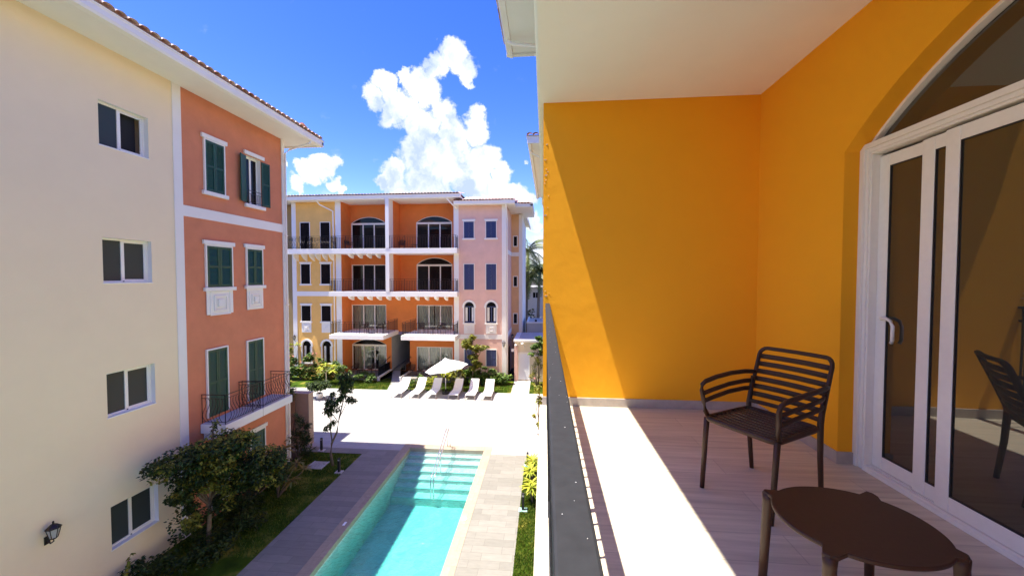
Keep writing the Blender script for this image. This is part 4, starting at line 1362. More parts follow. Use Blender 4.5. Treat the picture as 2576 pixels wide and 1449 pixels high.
# balcony railing
mb = MB()
HZ = F3 + 1.035
mb.box(.009, .054, -1.58, EW, HZ - .022, HZ)
ra = mb.build('railing', 'rail_grey', NB, bevel=.004, label='dark grey flat-topped balcony railing')
mb = MB()
mb.box(.022, .044, -1.58, EW, HZ - .145, HZ - .125); mb.box(.022, .044, -1.58, EW, F3 + .07, F3 + .09)
y = -1.5
i = 0
while y < EW - .02:
    if i % 10 == 0: mb.box(.020, .046, y - .015, y + .015, F3, HZ - .022)
    else: mb.box(.027, .039, y - .006, y + .006, F3 + .09, HZ - .145)
    if i % 5 == 0 and i % 10: mb.box(.027, .039, y - .006, y + .006, HZ - .125, HZ - .022)
    y += .117; i += 1
mb.build('balusters', 'rail_grey', ra)
mb = MB()
rnd = random.Random(3)
for _ in range(30):
    yy = rnd.uniform(.35, 2.4); xx = rnd.uniform(.013, .050); rr = rnd.uniform(.0003, .0009)
    mb.lathe([(rr, 0), (rr * .6, .0004)], 6, (xx, yy, HZ))
mb.build('paint_speck', 'white_resin', ra)
# chipped plaster where the rail meets the wall edge
mb = MB()
for _ in range(14):
    zz = rnd.choice([rnd.uniform(7.9, 8.12), rnd.uniform(8.7, 9.6), rnd.uniform(9.1, 9.4)]); xx = rnd.uniform(-.012, .05); s_ = rnd.uniform(.004, .012)
    mb.add([(xx - s_ * 1.6, EW - .001, zz), (xx, EW - .001, zz - s_), (xx + s_ * 1.5, EW - .001, zz + s_ * .3), (xx + .2 * s_, EW - .005, zz + s_ * .5)], [(0, 1, 3), (1, 2, 3), (2, 0, 3)])
mb.build('render_chip', 'gate_cream', NB)

# second building on our side
SB = thing('apartment_building', 'white-eaved building beyond our wall, only its roof edge visible', 'building', (1, 22, 0))
mb = MB(); mb.box(.05, 9, 17, 26.3, -.1, 14.0); mb.build('wall', 'far_yellow', SB)
mb = MB(); mb.box(-.62, 1, 16.4, 27.6, 14.0, 14.08); mb.build('soffit', 'white_paint', SB)
mb = MB(); prof = [(.16, 13.92), (.03, 13.95), (0, 14.02), (0, 14.2), (-.02, 14.22), (-.02, 14.26), (.2, 14.26)]
mb.extrude([(-.76 + x, 16.25, z) for x, z in prof], (.15, 11.4, 0)); mb.extrude([(-.76, 16.2, 13.95), (9, 16.2, 13.95), (9, 16.2, 14.26), (-.76, 16.2, 14.26)], (0, .1, 0)); mb.build('gutter', 'white_paint', SB)
mb = MB(); mb.add([(-.8, 16.15, 14.27), (9, 16.15, 14.27), (4.5, 21, 15.9), (-.65, 27.7, 14.27)], [(0, 1, 2), (0, 2, 3)]); r2 = mb.build('roof', 'clay_tile', SB)
mb = MB(); tiles(mb, 0, 8, .26, (-.78, 16.08, 14.28), (0, 4.85, 1.63), 1.5, (1, 0, 0), seg=6); mb.build('roof_tiles', 'clay_tile', r2, smooth=True)
mb = MB(); mb.sweep([(-.66, 17.0, 13.95), (-.6, 17.1, 13.82), (.05, 17.3, 13.55)], .04, n=8); mb.build('downpipe', 'upvc', SB)

# gatehouse
GH = thing('gatehouse', 'low cream gatehouse with a white louvred door at the end of the path', 'small building', (-1.2, 29.4, 0))
mb = MB(); mb.box(-2.36, 3, 29.42, 33, -.05, 3.12); mb.build('wall', 'gate_cream', GH)
mb = MB(); mb.box(-2.37, -2.10, 29.25, 29.42, -.05, 2.75); mb.build('corner_pier', 'far_pink', GH)
mb = MB(); mb.box(-2.42, 3, 29.2, 33.1, 3.12, 3.30); mb.build('roof_slab', 'white_paint', GH, bevel=.01)
mb = MB(); mb.box(-2.0, 3, 29.6, 32.8, 3.30, 3.34); mb.build('roof_membrane', 'grey_render', GH)
mb = MB(); mb.box(-2.06, -2.0, 29.36, 29.44, .02, 2.27); mb.box(-1.21, -1.15, 29.36, 29.44, .02, 2.27); mb.box(-2.0, -1.21, 29.36, 29.44, 2.2, 2.27)
do = mb.build('door', 'upvc', GH)
mb = MB()
for k in range(24):
    z = .1 + k * .086
    mb.extrude([(-2.0, 29.40, z), (-2.0, 29.385, z + .005), (-2.0, 29.41, z + .08), (-2.0, 29.42, z + .08)], (.79, 0, 0))
mb.build('door_leaf', 'white_resin', do)
mb = MB(); mb.box(-1.1, 3, 29.33, 29.42, 1.98, 2.06); mb.build('string_band', 'white_paint', GH)
mb = MB(); mb.sweep([(-1.55, 29.42, 2.6), (-1.6, 29.2, 2.9), (-1.7, 29.0, 3.02)], .02, n=6); mb.lathe([(.04, 0), (.13, .04), (.10, .12), (.03, .15)], 12, (-1.72, 28.95, 2.96))
mb.build('gooseneck_lamp', 'upvc', GH, smooth=True)
mb = MB(); mb.lathe([(.05, 0), (.09, .05), (.09, .12), (.05, .16)], 12, (-2.25, 29.15, 2.78)); mb.build('security_camera', 'white_resin', GH, smooth=True)
mb = MB(); mb.box(-2.62, -2.42, 29.5, 29.52, 2.28, 2.52); sp_ = mb.build('sign', 'white_resin', GH)
# grey flat-roofed house and the white house behind
H1 = thing('house', 'low grey-walled flat-roofed building behind the gatehouse', 'house', (0, 36, 0))
mb = MB(); mb.box(-1.62, 5, 34.5, 39, -.1, 3.95); mb.build('wall', 'grey_render', H1)
mb = MB(); mb.box(-1.66, -1.5, 34.45, 39.05, 3.95, 4.08); mb.box(-1.5, 5, 34.45, 34.6, 3.95, 4.08); mb.build('parapet', 'white_paint', H1)
mb = MB(); mb.box(-.9, -.7, 34.7, 34.9, 3.95, 4.25); mb.build('roof_vent', 'iron', H1)
H2 = thing('house', 'white two-storey house behind the palm trees with a small dark window', 'house', (0, 46, 0))
mb = MB(); wall(mb, Fac((0, 45.2), (1, 0), (0, 1)), -6, 5, -.1, 6.9, [(-1.46, -.68, 5.72, 6.36, 0)], dep=.2); mb.box(-6, 5, 45.8, 52, -.1, 6.85); mb.build('wall', 'white_paint', H2)
mb = MB(); mb.box(-6.3, 5.3, 44.9, 52, 6.9, 7.05); mb.build('roof', 'grey_render', H2)
mb = MB(); mb.box(-1.46, -1.40, 45.25, 45.3, 5.72, 6.36); mb.box(-1.10, -1.05, 45.25, 45.3, 5.72, 6.36); mb.box(-.74, -.68, 45.25, 45.3, 5.72, 6.36); wi = mb.build('window', 'white_paint', H2)
mb = MB(); mb.box(-1.46, -.68, 45.32, 45.33, 5.72, 6.36); mb.build('pane', 'glass_dark', wi)

# =================================================================== CHAIR
def make_chair():
    t = thing('armchair', 'x', 'chair')
    m_ = 'brown_resin'
    # seat: rim and slats running across
    s = MB()
    def seat_z(y): return .425 + .012 * ((y - .05) / .25) ** 2 - (.02 * max(0, -(y + .05)) / .2)
    rim = []
    W2, Yf_, Yb_ = .235, .235, -.215
    for (cx_, cy_, a0) in ((W2 - .05, Yf_ - .05, 0), (-W2 + .05, Yf_ - .05, 90), (-W2 + .05, Yb_ + .05, 180), (W2 - .05, Yb_ + .05, 270)):
        for k in range(5):
            a = radians(a0 + k * 22.5)
            x_, y_ = cx_ + .05 * cos(a), cy_ + .05 * sin(a); rim.append((x_, y_, seat_z(y_)))
    s.sweep(rim, .014, .016, n=8, closed=True)
    for k in range(10):
        y_ = -.185 + k * .0425
        pts = [(x_, y_, seat_z(y_) - .010 * (1 - (x_ / W2) ** 2) + .004) for x_ in (-.225, -.11, 0, .11, .225)]
        s.sweep(pts, .0145, .007, n=6)
    s.build('seat', m_, t, smooth=True)
    # backrest
    def bp(x_, h_):   # point on the curved leaning back
        return (x_, -.215 - .15 * (h_ - .44) / .4 - .028 * (1 - (x_ / .25) ** 2), h_)
    s = MB(); fr = []
    hw, lo, hi, rr = .237, .47, .815, .045
    for (cx_, cz_, a0) in ((hw - rr, hi - rr, 0), (-hw + rr, hi - rr, 90), (-hw + rr * .4, lo + rr * .4, 180), (hw - rr * .4, lo + rr * .4, 270)):
        q = rr if a0 < 180 else rr * .4
        for k in range(5):
            a = radians(a0 + k * 22.5); fr.append(bp(cx_ + q * cos(a), cz_ + q * sin(a)))
    # resample straight top and bottom so that they follow the curve
    full = []
    for i in range(len(fr)):
        a, b2 = Vector(fr[i]), Vector(fr[(i + 1) % len(fr)])
        full.append(tuple(a))
        if (a - b2).length > .1:
            for k in (1, 2, 3):
                q = a.lerp(b2, k / 4); full.append(bp(q.x, q.z))
    s.sweep(full, .013, .017, n=8, ref=(0, 1, 0), closed=True)
    for k in range(6):
        h_ = .518 + k * .0485
        s.sweep([bp(x_, h_) for x_ in (-.232, -.15, -.07, 0, .07, .15, .232)], .0085, .0165, n=8, ref=(0, 0, 1), sq=.7)
    s.build('backrest', m_, t, smooth=True)
    for sg in (-1, 1):
        s = MB()
        top = [(sg * .236, -.30, .655), (sg * .262, -.22, .662), (sg * .275, -.08, .664), (sg * .272, .08, .658), (sg * .262, .20, .646), (sg * .258, .235, .632), (sg * .254, .242, .60), (sg * .246, .232, .53), (sg * .240, .222, .47), (sg * .236, .20, .435)]
        s.sweep(top, .0135, .015, n=8)
        for dz in (.055, .105):
            s.sweep([(sg * .234, -.285 + dz * .3, .655 - dz), (sg * .256, -.2, .655 - dz), (sg * .266, -.05, .652 - dz), (sg * .258, .12, .642 - dz), (sg * .252, .236, .632 - dz)], .008, .0155, n=6)
        s.build('armrest', m_, t, smooth=True)
        s = MB(); s.sweep([(sg * .232, .215, .43), (sg * .232, .228, .30), (sg * .230, .255, 0)], [.0185, .017, .0145], n=12)
        s.build('leg', m_, t, smooth=True)
        s = MB(); s.sweep([(sg * .236, -.27, .63), (sg * .235, -.225, .45), (sg * .233, -.235, .25), (sg * .23, -.265, 0)], [.014, .0185, .0165, .014], n=12)
        s.build('leg', m_, t, smooth=True)
    for ch in t.children:
        for v_ in ch.data.vertices: v_.co.x *= .865
    return t


chair = make_chair()
bpy.context.view_layer.update()
chair['label'] = 'dark brown slatted resin armchair on the balcony beside the sliding door'
chair.location = (1.297, 2.341, F3)
CA = math.atan2(-.845 * -1 * -1, -.537)
chair.rotation_euler = (0, 0, math.atan2(.845, -.537))


def make_table():
    t = thing('side_table', 'x', 'table')
    s = MB(); out = []
    n = 96
    for i in range(n):
        a = 2 * pi * i / n
        r = 1 / ((abs(cos(a)) / .257) ** 2.12 + (abs(sin(a)) / .226) ** 2.12) ** (1 / 2.12)
        for (tx, ty) in TABS:
            ta = math.atan2(ty, tx); tr_ = sqrt(tx * tx + ty * ty) + .018
            dd = abs((a - ta + pi) % (2 * pi) - pi)
            if dd < .12 and tr_ > r: r = tr_ - (tr_ - r) * (lambda q: q * q * (3 - 2 * q))(min(1, max(0, (dd - .055) / .065)))
        out.append((r * cos(a), r * sin(a)))
    rings = [(.97, .386), (1.0, .389), (1.004, .394), (1.0, .399), (.985, .402), (.95, .4015)]
    vs = []
    for sc_, z in rings: vs += [(x * sc_, y * sc_, z) for x, y in out]
    fs = []
    for j in range(len(rings) - 1):
        for i in range(n):
            i2 = (i + 1) % n; fs.append((j * n + i, j * n + i2, (j + 1) * n + i2, (j + 1) * n + i))
    fs.append(tuple(range(n))[::-1]); fs.append(tuple((len(rings) - 1) * n + i for i in range(n)))
    s.add(vs, fs); s.build('table_top', 'brown_resin', t, smooth=False)
    for (tx, ty) in TABS:
        s = MB(); k = 1.0
        s.sweep([(tx * k, ty * k, .392), (tx * 1.005, ty * 1.005, .36), (tx * 1.03, ty * 1.03, .2), (tx * 1.06, ty * 1.06, 0)], [.022, .0195, .0175, .0155], n=14)
        s.build('leg', 'brown_resin', t, smooth=True)
    return t


TABS = ((-.205, .17), (.205, .185), (.205, -.155), (-.215, -.185))
table = make_table()
table['label'] = 'low dark brown oval side table in front of the armchair on the balcony'
table.location = (1.145, 1.463, F3)


def put(src, x, y, z, ang, label, group):
    c = copy_tree(src); c.location = (x, y, z); c.rotation_euler = (0, 0, radians(ang)); c['label'] = label; c['group'] = group
    return c


G = 'balcony furniture of the orange building opposite'
z4, z3, z2, z1 = 10.46, 7.06, 3.73, .25
put(chair, -16.05, 29.6, z4, -110, 'brown chair beside the white pilaster on the top left balcony opposite', G)
put(chair, -11.7, 29.9, z4, 190, 'brown chair against the orange wall on the top right balcony opposite', G)
put(table, -10.6, 29.8, z4, 0, 'small table beside the arched door on the top right balcony opposite', G)
put(chair, -14.5, 28.9, z2, 165, 'left chair on the white balcony just left of the passage opposite', G)
put(chair, -13.2, 29.0, z2, 120, 'right chair on the white balcony just left of the passage opposite', G)
put(table, -13.85, 28.6, z2, 0, 'small table between two chairs on the balcony left of the passage', G)
put(chair, -9.75, 28.9, z2, 195, 'left chair on the white balcony just right of the passage opposite', G)
put(chair, -8.15, 28.9, z2, 165, 'right chair on the white balcony just right of the passage opposite', G)
put(table, -8.97, 28.8, z2, 0, 'small table between two chairs on the balcony right of the passage', G)
put(chair, -15.55, 29.4, z1, 190, 'brown chair on the ground patio under the arched curtained door, left side', G)
put(chair, -14.2, 29.5, z1, 160, 'brown chair on the ground patio left of the passage, nearer its ramp rail', G)
put(table, -14.95, 29.2, z1, 0, 'small table between the ground patio chairs left of the passage', G)
put(chair, -10.75, 29.3, z1, 180, 'brown chair on the ground patio right of the passage, left of the umbrella', G)
put(table, -10.05, 29.3, z1, 0, 'small table on the ground patio right of the passage', G)
put(chair, -9.3, 29.5, z1, 175, 'brown chair on the ground patio partly behind the umbrella canopy', G)

# =================================================================== LOUNGERS
def make_lounger():
    t = thing('sun_lounger', 'x', 'sun lounger')
    for sg in (-1, 1):
        s = MB()
        s.sweep([(sg * .32, 0.02, .31), (sg * .32, 1.20, .31)], .016, .022, n=8)
        s.sweep([(sg * .31, 1.18, .31), (sg * .31, 1.42, .48), (sg * .30, 1.90, .90)], .015, .02, n=8)
        s.sweep([(sg * .325, .05, .31), (sg * .335, -.03, 0)], .017, n=8)
        s.sweep([(sg * .325, 1.15, .31), (sg * .335, 1.55, 0)], .017, n=8)
        s.sweep([(sg * .30, 1.58, .58), (sg * .31, 1.62, .22), (sg * .33, 1.5, .04)], .010, n=6)
        s.sweep([(sg * .335, -.03, .02), (sg * .335, .35, .30)], .010, n=6)
        s.build('frame', 'frame_taupe', t, smooth=True)
    s = MB(); s.sweep([(-.32, .02, .31), (.32, .02, .31)], .016, n=8); s.sweep([(-.33, -.025, .03), (.33, -.025, .03)], .011, n=6); s.sweep([(-.33, 1.54, .02), (.33, 1.54, .02)], .011, n=6)
    s.build('crossbar', 'frame_taupe', t)
    def slingm(pts, w):
        m2 = MB(); N = len(pts)
        for i in range(N - 1):
            a, b2 = pts[i], pts[i + 1]
            w0, w1 = w(i / (N - 1)), w((i + 1) / (N - 1))
            m2.quad((-w0, a[0], a[1]), (w0, a[0], a[1]), (w1, b2[0], b2[1]), (-w1, b2[0], b2[1]))
            m2.quad((-w0, a[0], a[1] - .02), (w0, a[0], a[1] - .02), (w1, b2[0], b2[1] - .02), (-w1, b2[0], b2[1] - .02))
            for sg in (-1, 1): m2.quad((sg * w0, a[0], a[1]), (sg * w0, a[0], a[1] - .02), (sg * w1, b2[0], b2[1] - .02), (sg * w1, b2[0], b2[1]))
        a, b2 = pts[0], pts[-1]
        m2.quad((-w(0), a[0], a[1]), (w(0), a[0], a[1]), (w(0), a[0], a[1] - .02), (-w(0), a[0], a[1] - .02))
        m2.quad((-w(1), b2[0], b2[1]), (w(1), b2[0], b2[1]), (w(1), b2[0], b2[1] - .02), (-w(1), b2[0], b2[1] - .02))
        return m2
    slingm([(0, .335), (.3, .342), (.6, .335), (.9, .33), (1.19, .335)], lambda q: .31).build('seat', 'fabric_white', t, smooth=False)
    slingm([(1.20, .335), (1.38, .43), (1.56, .59), (1.74, .76), (1.87, .88), (1.92, .92), (1.94, .92)], lambda q: .31 - .05 * max(0, q - .75) / .25).build('backrest', 'fabric_white', t, smooth=False)
    return t


plain('frame_taupe', (.40, .36, .34), rough=.5)
lg = make_lounger()
LL = ['white sun lounger, leftmost of the row of six on the plaza', 'white sun lounger, second from the left in the row of six', 'white sun lounger immediately left of the black umbrella base',
      'sun lounger in the umbrella shade immediately right of its black base', 'white sun lounger second from the right, one place right of the umbrella shade', 'white sun lounger at the far right end of the row of six']
for i, x in enumerate((-10.02, -8.80, -7.62, -6.10, -4.95, -3.83)):
    o = lg if i == 0 else copy_tree(lg)
    o.location = (x, 24.42, 0); o.rotation_euler = (0, 0, radians((-1, 0, 1, -1, 0, 1)[i] * .8)); o['label'] = LL[i]; o['group'] = 'sun loungers lined up on the plaza'

# =================================================================== UMBRELLA
t = thing('patio_umbrella', 'large white tilted patio umbrella standing among the loungers', 'umbrella', (-6.95, 25.7, 0))
mb = MB(); mb.sweep([(-6.95, 25.7, .1), (-6.95, 25.7, 2.38)], .022, n=10); mb.build('pole', 'white_resin', t, smooth=True)
mb = MB(); mb.lathe([(.25, 0), (.27, .02), (.27, .09), (.22, .12), (.05, .14), (.05, .30), (.03, .31)], 24, (-6.95, 25.7, 0)); mb.build('base', 'black_plastic', t, smooth=False)
mb = MB(); mb.box(-6.985, -6.915, 25.66, 25.74, 1.10, 1.30); mb.build('crank', 'black_plastic', t)
TR = Matrix.Translation(Vector((-6.97, 25.7, 2.40))) @ Matrix.Rotation(radians(-9.5), 4, 'Y')
def um(p): return tuple(TR @ Vector(p))
mb = MB(); NS = 8; R_ = 1.52
rings = [(0, .06), (.15, .05), (.16, -.01), (.5, -.15), (.9, -.31), (1.25, -.47), (R_, -.62)]
seg = 6
allr = []
for (r_, z_) in rings:
    row = []
    for k in range(NS * seg):
        a = 2 * pi * (k / (NS * seg)) + .2
        ph = (k % seg) / seg
        cr_ = cos(pi / NS) / cos((ph - .5) * 2 * pi / NS)
        sag = -.05 * (r_ / R_) ** 2 * sin(pi * ph)
        row.append(um((r_ * cr_ * cos(a), r_ * cr_ * sin(a), z_ - sag * .6)))
    allr.append(row)
N_ = NS * seg
vs = [p for row in allr for p in row]
fs = [(j * N_ + i, j * N_ + (i + 1) % N_, (j + 1) * N_ + (i + 1) % N_, (j + 1) * N_ + i) for j in range(len(rings) - 1) for i in range(N_)]
mb.add(vs, fs)
co = mb.build('canopy', 'fabric_white', t)
md = co.modifiers.new('thickness', 'SOLIDIFY'); md.thickness = .006
mb = MB(); mb.lathe([(.0, .0), (.025, .02), (.03, .05), (.012, .10)], 10, (-6.98, 25.7, 2.46)); mb.build('finial', 'white_resin', t, smooth=True)
mb = MB()
for k in range(NS):
    a = 2 * pi * k / NS + .2
    mb.sweep([um((.03 * cos(a), .03 * sin(a), 0)), um((R_ * .98 * cos(a), R_ * .98 * sin(a), -.645))], .009, n=4)
mb.build('ribs', 'frame_taupe', t)

# =================================================================== BOLLARDS
def bollard(x, y, label, pad):
    t = thing('bollard_light', label, 'garden light', (x, y, 0), 'black bollard lights beside the pool decks')
    s = MB(); s.box(x - .045, x + .045, y - .045, y + .045, .0, .60); bo_ = s.build('post', 'black_plastic', t, bevel=.004)
    s = MB(); s.box(x - .035, x + .035, y - .047, y - .0455, .50, .56); s.build('diffuser', 'lamp_glass', t)
    s = MB(); s.box(x - .15, x + .15, y - .12, y + .12, -.02, .022); s.build('base', pad, t)


bollard(-10.53, 16.66, 'black bollard light at the lawn corner by the stone pier', 'grey_render')
bollard(-8.62, 14.85, 'black bollard light on the shaded lawn near the slender tree', 'grey_render')
bollard(-.72, 16.05, 'far black bollard light on a teal pad in the right lawn strip', 'teal_pad_and_shade')
bollard(-.74, 12.95, 'near black bollard light on a teal pad in the right lawn strip, among leaves', 'teal_pad_and_shade')

# =================================================================== TREES AND PLANTS
# spreading tree against the left building
t = thing('tree', 'dark spreading tree in the shade against the cream and coral building', 'tree', (-10.15, 10.3, 0))
mb = MB(); B = (-10.15, 10.3, 0)
mb.sweep([(-10.15, 10.3, -.05), (-10.17, 10.32, .5), (-10.12, 10.3, 1.0), (-10.15, 10.35, 1.5)], [.075, .06, .055, .05], n=10)
cl = [(-10.35, 9.7, 2.95, .62, .85, .33, 1800), (-9.85, 10.4, 3.05, .85, .9, .36, 2200), (-9.45, 11.3, 2.15, .75, .9, .42, 2100), (-9.35, 11.9, 1.65, .55, .6, .5, 1200), (-10.35, 10.9, 2.7, .6, .8, .4, 1400), (-9.9, 10.6, 2.45, .85, .9, .38, 1600), (-9.4, 11.3, 1.75, .6, .8, .4, 1500), (-10.1, 9.9, 2.55, .6, .7, .3, 1500),
      (-10.2, 10.0, 2.05, .6, .65, .33, 1300), (-9.5, 10.9, 1.95, .65, .7, .45, 1400), (-10.35, 9.85, 1.25, .42, .45, .4, 700), (-9.75, 10.6, 1.3, .4, .4, .35, 450), (-10.25, 10.6, 3.5, .12, .12, .35, 40)]
branches(mb, (-10.15, 10.35, 1.3), [(c[0], c[1], c[2]) for c in cl] + [(-10.25, 10.6, 3.7)], .045, 3, n=8)
mb.build('trunk', 'bark', t, smooth=True)
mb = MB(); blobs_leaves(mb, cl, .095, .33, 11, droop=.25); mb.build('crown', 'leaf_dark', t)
mb = MB(); blobs_leaves(mb, [(c[0] + .05, c[1], c[2] + .02, c[3] * 1.04, c[4] * 1.04, c[5] * 1.05, int(c[6] * .36)) for c in cl], .10, .33, 12, droop=.25); mb.build('crown', 'leaf_olive', t, label='outer leaves painted lighter as the lit tips')  # paler outer layer puts light on the crown by colour

# slender tree
t = thing('tree', 'slender leaning young tree at the edge of the shaded lawn', 'tree', (-9.2, 15.37, 0))
mb = MB(); mb.sweep([(-9.2, 15.37, -.05), (-9.3, 15.37, .5), (-9.26, 15.4, .95), (-9.02, 15.4, 1.45), (-8.9, 15.4, 2.1), (-8.72, 15.4, 2.8), (-8.62, 15.4, 3.4)], [.06, .05, .045, .04, .03, .022, .015], n=8)
mb.sweep([(-9.24, 15.4, 1.0), (-9.28, 15.35, 1.6), (-9.2, 15.3, 2.4), (-9.25, 15.3, 2.9)], [.03, .024, .018, .01], n=6)
mb.sweep([(-8.9, 15.4, 2.1), (-8.6, 15.3, 2.6), (-8.42, 15.3, 3.0)], [.02, .014, .008], n=6)
mb.sweep([(-8.95, 15.4, 1.9), (-9.3, 15.3, 2.5), (-9.7, 15.4, 3.2)], [.02, .014, .008], n=6)
mb.build('trunk', 'bark', t, smooth=True)
mb = MB(); blobs_leaves(mb, [(-8.62, 15.4, 3.55, .33, .33, .55, 900), (-9.15, 15.35, 2.95, .3, .3, .32, 360), (-8.42, 15.3, 3.0, .27, .25, .3, 150), (-9.32, 15.35, 2.3, .22, .22, .42, 220), (-9.30, 15.35, 1.75, .25, .22, .3, 120), (-8.95, 15.4, 2.5, .3, .25, .2, 60), (-9.28, 15.35, 2.65, .2, .2, .3, 100)], .17, .17, 21, droop=.6)
mb.build('crown', 'leaf_dark', t)

# potted plant on the plaza
t = thing('potted_plant', 'dark bushy plant in a white pot on the sunny plaza, left', 'potted plant', (-15.2, 23.9, 0))
mb = MB(); mb.lathe([(.13, 0), (.19, .05), (.21, .36), (.19, .36), (.18, .30)], 20, (-15.2, 23.9, 0)); mb.build('pot', 'pot_white', t)
mb = MB(); blobs_leaves(mb, [(-15.3, 23.9, 1.0, .75, .6, .38, 700), (-14.9, 23.9, .85, .5, .4, .3, 250), (-15.7, 23.9, .8, .4, .4, .3, 200)], .19, .22, 23, droop=.5); mb.build('foliage', 'leaf_dark', t)
mb = MB(); branches(mb, (-15.2, 23.9, .3), [(-15.3, 23.9, 1.1), (-14.9, 23.9, .9), (-15.7, 23.9, .9)], .03, 2); mb.build('stem', 'bark', t, smooth=True)

# plants under the left building
GL = 'plants along the foot of the left building'
shrub('shrub', 'tall narrow-leaved oleander beside the white downpipe of the coral building', -11.0, 15.7, 0, [(-.1, 0, .9, .45, .5, .6, 300), (-.1, .2, 1.6, .4, .4, .45, 180), (.25, .1, .6, .4, .4, .4, 180)], 'leaf_dark', .26, .10, 31, group=GL, droop=-.5)
shrub('shrub', 'arching shrub hanging over the balcony end behind the coral building', -12.25, 16.75, 0, [(.1, 0, 2.9, .2, .3, .35, 110), (.2, .1, 2.6, .14, .2, .3, 60)], 'leaf_mid', .16, .22, 32, group=GL)
t = thing('croton', 'yellow-flecked croton with bare forked stems on the shaded lawn', 'shrub', (-9.9, 13.0, 0), GL)
rnd = random.Random(4); mb = MB(); st = MB()
for (x, y, z) in ((-9.9, 13.2, 1.25), (-9.55, 13.5, 1.0), (-9.3, 13.6, .75), (-10.1, 13.6, 1.5), (-9.8, 12.9, .8), (-9.5, 13.1, .55), (-10.2, 13.2, .9)):
    rosette(mb, (x, y, z), 20, .42, .035, rnd, .5); st.sweep([(-9.9, 12.9, 0), ((x - 9.9) / 2, (y + 12.9) / 2, z * .55), (x, y, z)], [.03, .02, .012], n=6)
mb.build('foliage', 'leaf_bronze', t); st.build('stem', 'bark', t, smooth=True)
shrub('shrub', 'low dark hedge mass along the cream wall beneath the spreading tree', -10.6, 8.9, 0, [(.9, -.6, .25, .55, .8, .3, 500), (1.0, .9, .25, .5, .8, .3, 500), (.9, 2.3, .25, .5, .8, .3, 450), (0, -1.3, .3, .5, .8, .35, 600), (.1, -.2, .35, .55, .8, .4, 700), (.2, .9, .35, .6, .8, .4, 700), (.3, 2.0, .35, .6, .8, .4, 600), (.3, 3.1, .35, .55, .7, .4, 500)], 'leaf_dark', .11, .33, 34, group=GL, stems=0)
shrub('shrub', 'dark low shrub against the coral wall behind the spreading tree', -10.8, 12.6, 0, [(0, 0, .4, .45, .8, .45, 500), (.2, 1.2, .4, .5, .7, .45, 500)], 'leaf_dark', .12, .3, 35, group=GL)
t = thing('vine', 'pale-leaved twig climbing in front of the cream wall at the lower edge', 'plant', (-10.4, 8.35, 0), GL)
mb = MB(); st = MB(); rnd = random.Random(8); pts = []
for i in range(12):
    pts.append((-10.75 + .02 * i, 8.35 + .012 * i, .1 + .098 * i + .01 * sin(i)))
st.sweep(pts, [.012 - .0008 * i for i in range(12)], n=6)
for p in pts[2:]:
    for _ in range(3): leaf(mb, p, .13, .35, rnd, .5)
mb.build('foliage', 'leaf_olive', t); st.build('stem', 'bark', t)

# garden in front of the yellow section
GG = 'shrubs in front of the building opposite'
shrub('shrub', 'large flowering shrub with pink blossoms below the yellow arched windows', -19.6, 28.3, 0, [(0, 0, .75, 1.0, .5, .7, 700), (1.5, .1, .7, .9, .5, .6, 600), (1.0, .1, 1.6, .6, .4, .55, 320), (-.8, 0, 1.5, .5, .4, .7, 240)], 'leaf_mid', .22, .34, 41, group=GG, flowers=20)
shrub('shrub', 'yellowish climbing shrub tip beside the far left pilaster opposite', -20.5, 28.5, 0, [(0, 0, 2.3, .35, .3, .6, 130), (.5, 0, 2.9, .5, .3, .2, 60), (-.2, 0, 1.2, .4, .3, .6, 120)], 'leaf_yellow', .20, .3, 42, group=GG)
t = thing('tree', 'small bright yellow-green frangipani with a pale thin trunk on the lawn opposite', 'tree', (-16.8, 27.3, 0))
mb = MB(); mb.sweep([(-16.8, 27.3, -.02), (-16.78, 27.3, .5), (-16.8, 27.3, .85)], [.05, .04, .035], n=8); branches(mb, (-16.8, 27.3, .8), [(-17.2, 27.3, 1.2), (-16.4, 27.3, 1.25), (-16.8, 27.1, 1.4)], .03, 4); mb.build('trunk', 'gate_cream', t, smooth=True)
mb = MB(); rnd = random.Random(5)
for x, z in ((-17.3, 1.15), (-17.0, 1.4), (-16.7, 1.5), (-16.3, 1.3), (-16.1, 1.05), (-16.8, 1.2), (-17.1, .95)): rosette(mb, (x, 27.3 + rnd.uniform(-.3, .3), z), 16, .45, .06, rnd, .5)
mb.build('crown', 'leaf_yellow', t)
shrub('shrub', 'mid-green shrub right of the small yellow frangipani', -15.7, 27.8, 0, [(0, 0, .6, .6, .5, .55, 420), (-.3, .3, 1.0, .6, .4, .4, 300)], 'leaf_mid', .2, .2, 43, group=GG, droop=.3)
shrub('shrub', 'rounded low green shrub beside the path to the passage', -13.95, 27.95, 0, [(-.3, 0, .4, .6, .4, .4, 420), (.5, .1, .35, .5, .4, .33, 320)], 'leaf_mid', .19, .3, 44, group=GG)
shrub('shrub', 'tall shrub at the foot of the white pilaster beside the yellow section', -16.9, 28.8, 0, [(0, 0, .8, .6, .3, .7, 380), (-1.0, 0, .8, .6, .3, .6, 300)], 'leaf_mid', .2, .34, 45, group=GG)
shrub('shrub', 'low shrub behind the two leftmost loungers', -9.7, 27.2, 0, [(0, 0, .45, .55, .4, .45, 380)], 'leaf_mid', .18, .3, 46, group=GG)
shrub('shrub', 'yellow-green shrub left of the umbrella pole', -8.0, 27.4, 0, [(-.3, 0, .5, .6, .4, .5, 420), (.5, 0, .8, .5, .4, .5, 350), (.3, .2, 1.1, .5, .3, .3, 160)], 'leaf_yellow', .2, .2, 47, group=GG, droop=.2)
shrub('shrub', 'olive-yellow shrub right behind the umbrella pole', -6.7, 27.6, 0, [(0, 0, .6, .7, .4, .6, 450), (.2, .2, 1.1, .5, .3, .4, 200)], 'leaf_olive', .2, .2, 48, group=GG, droop=.2)
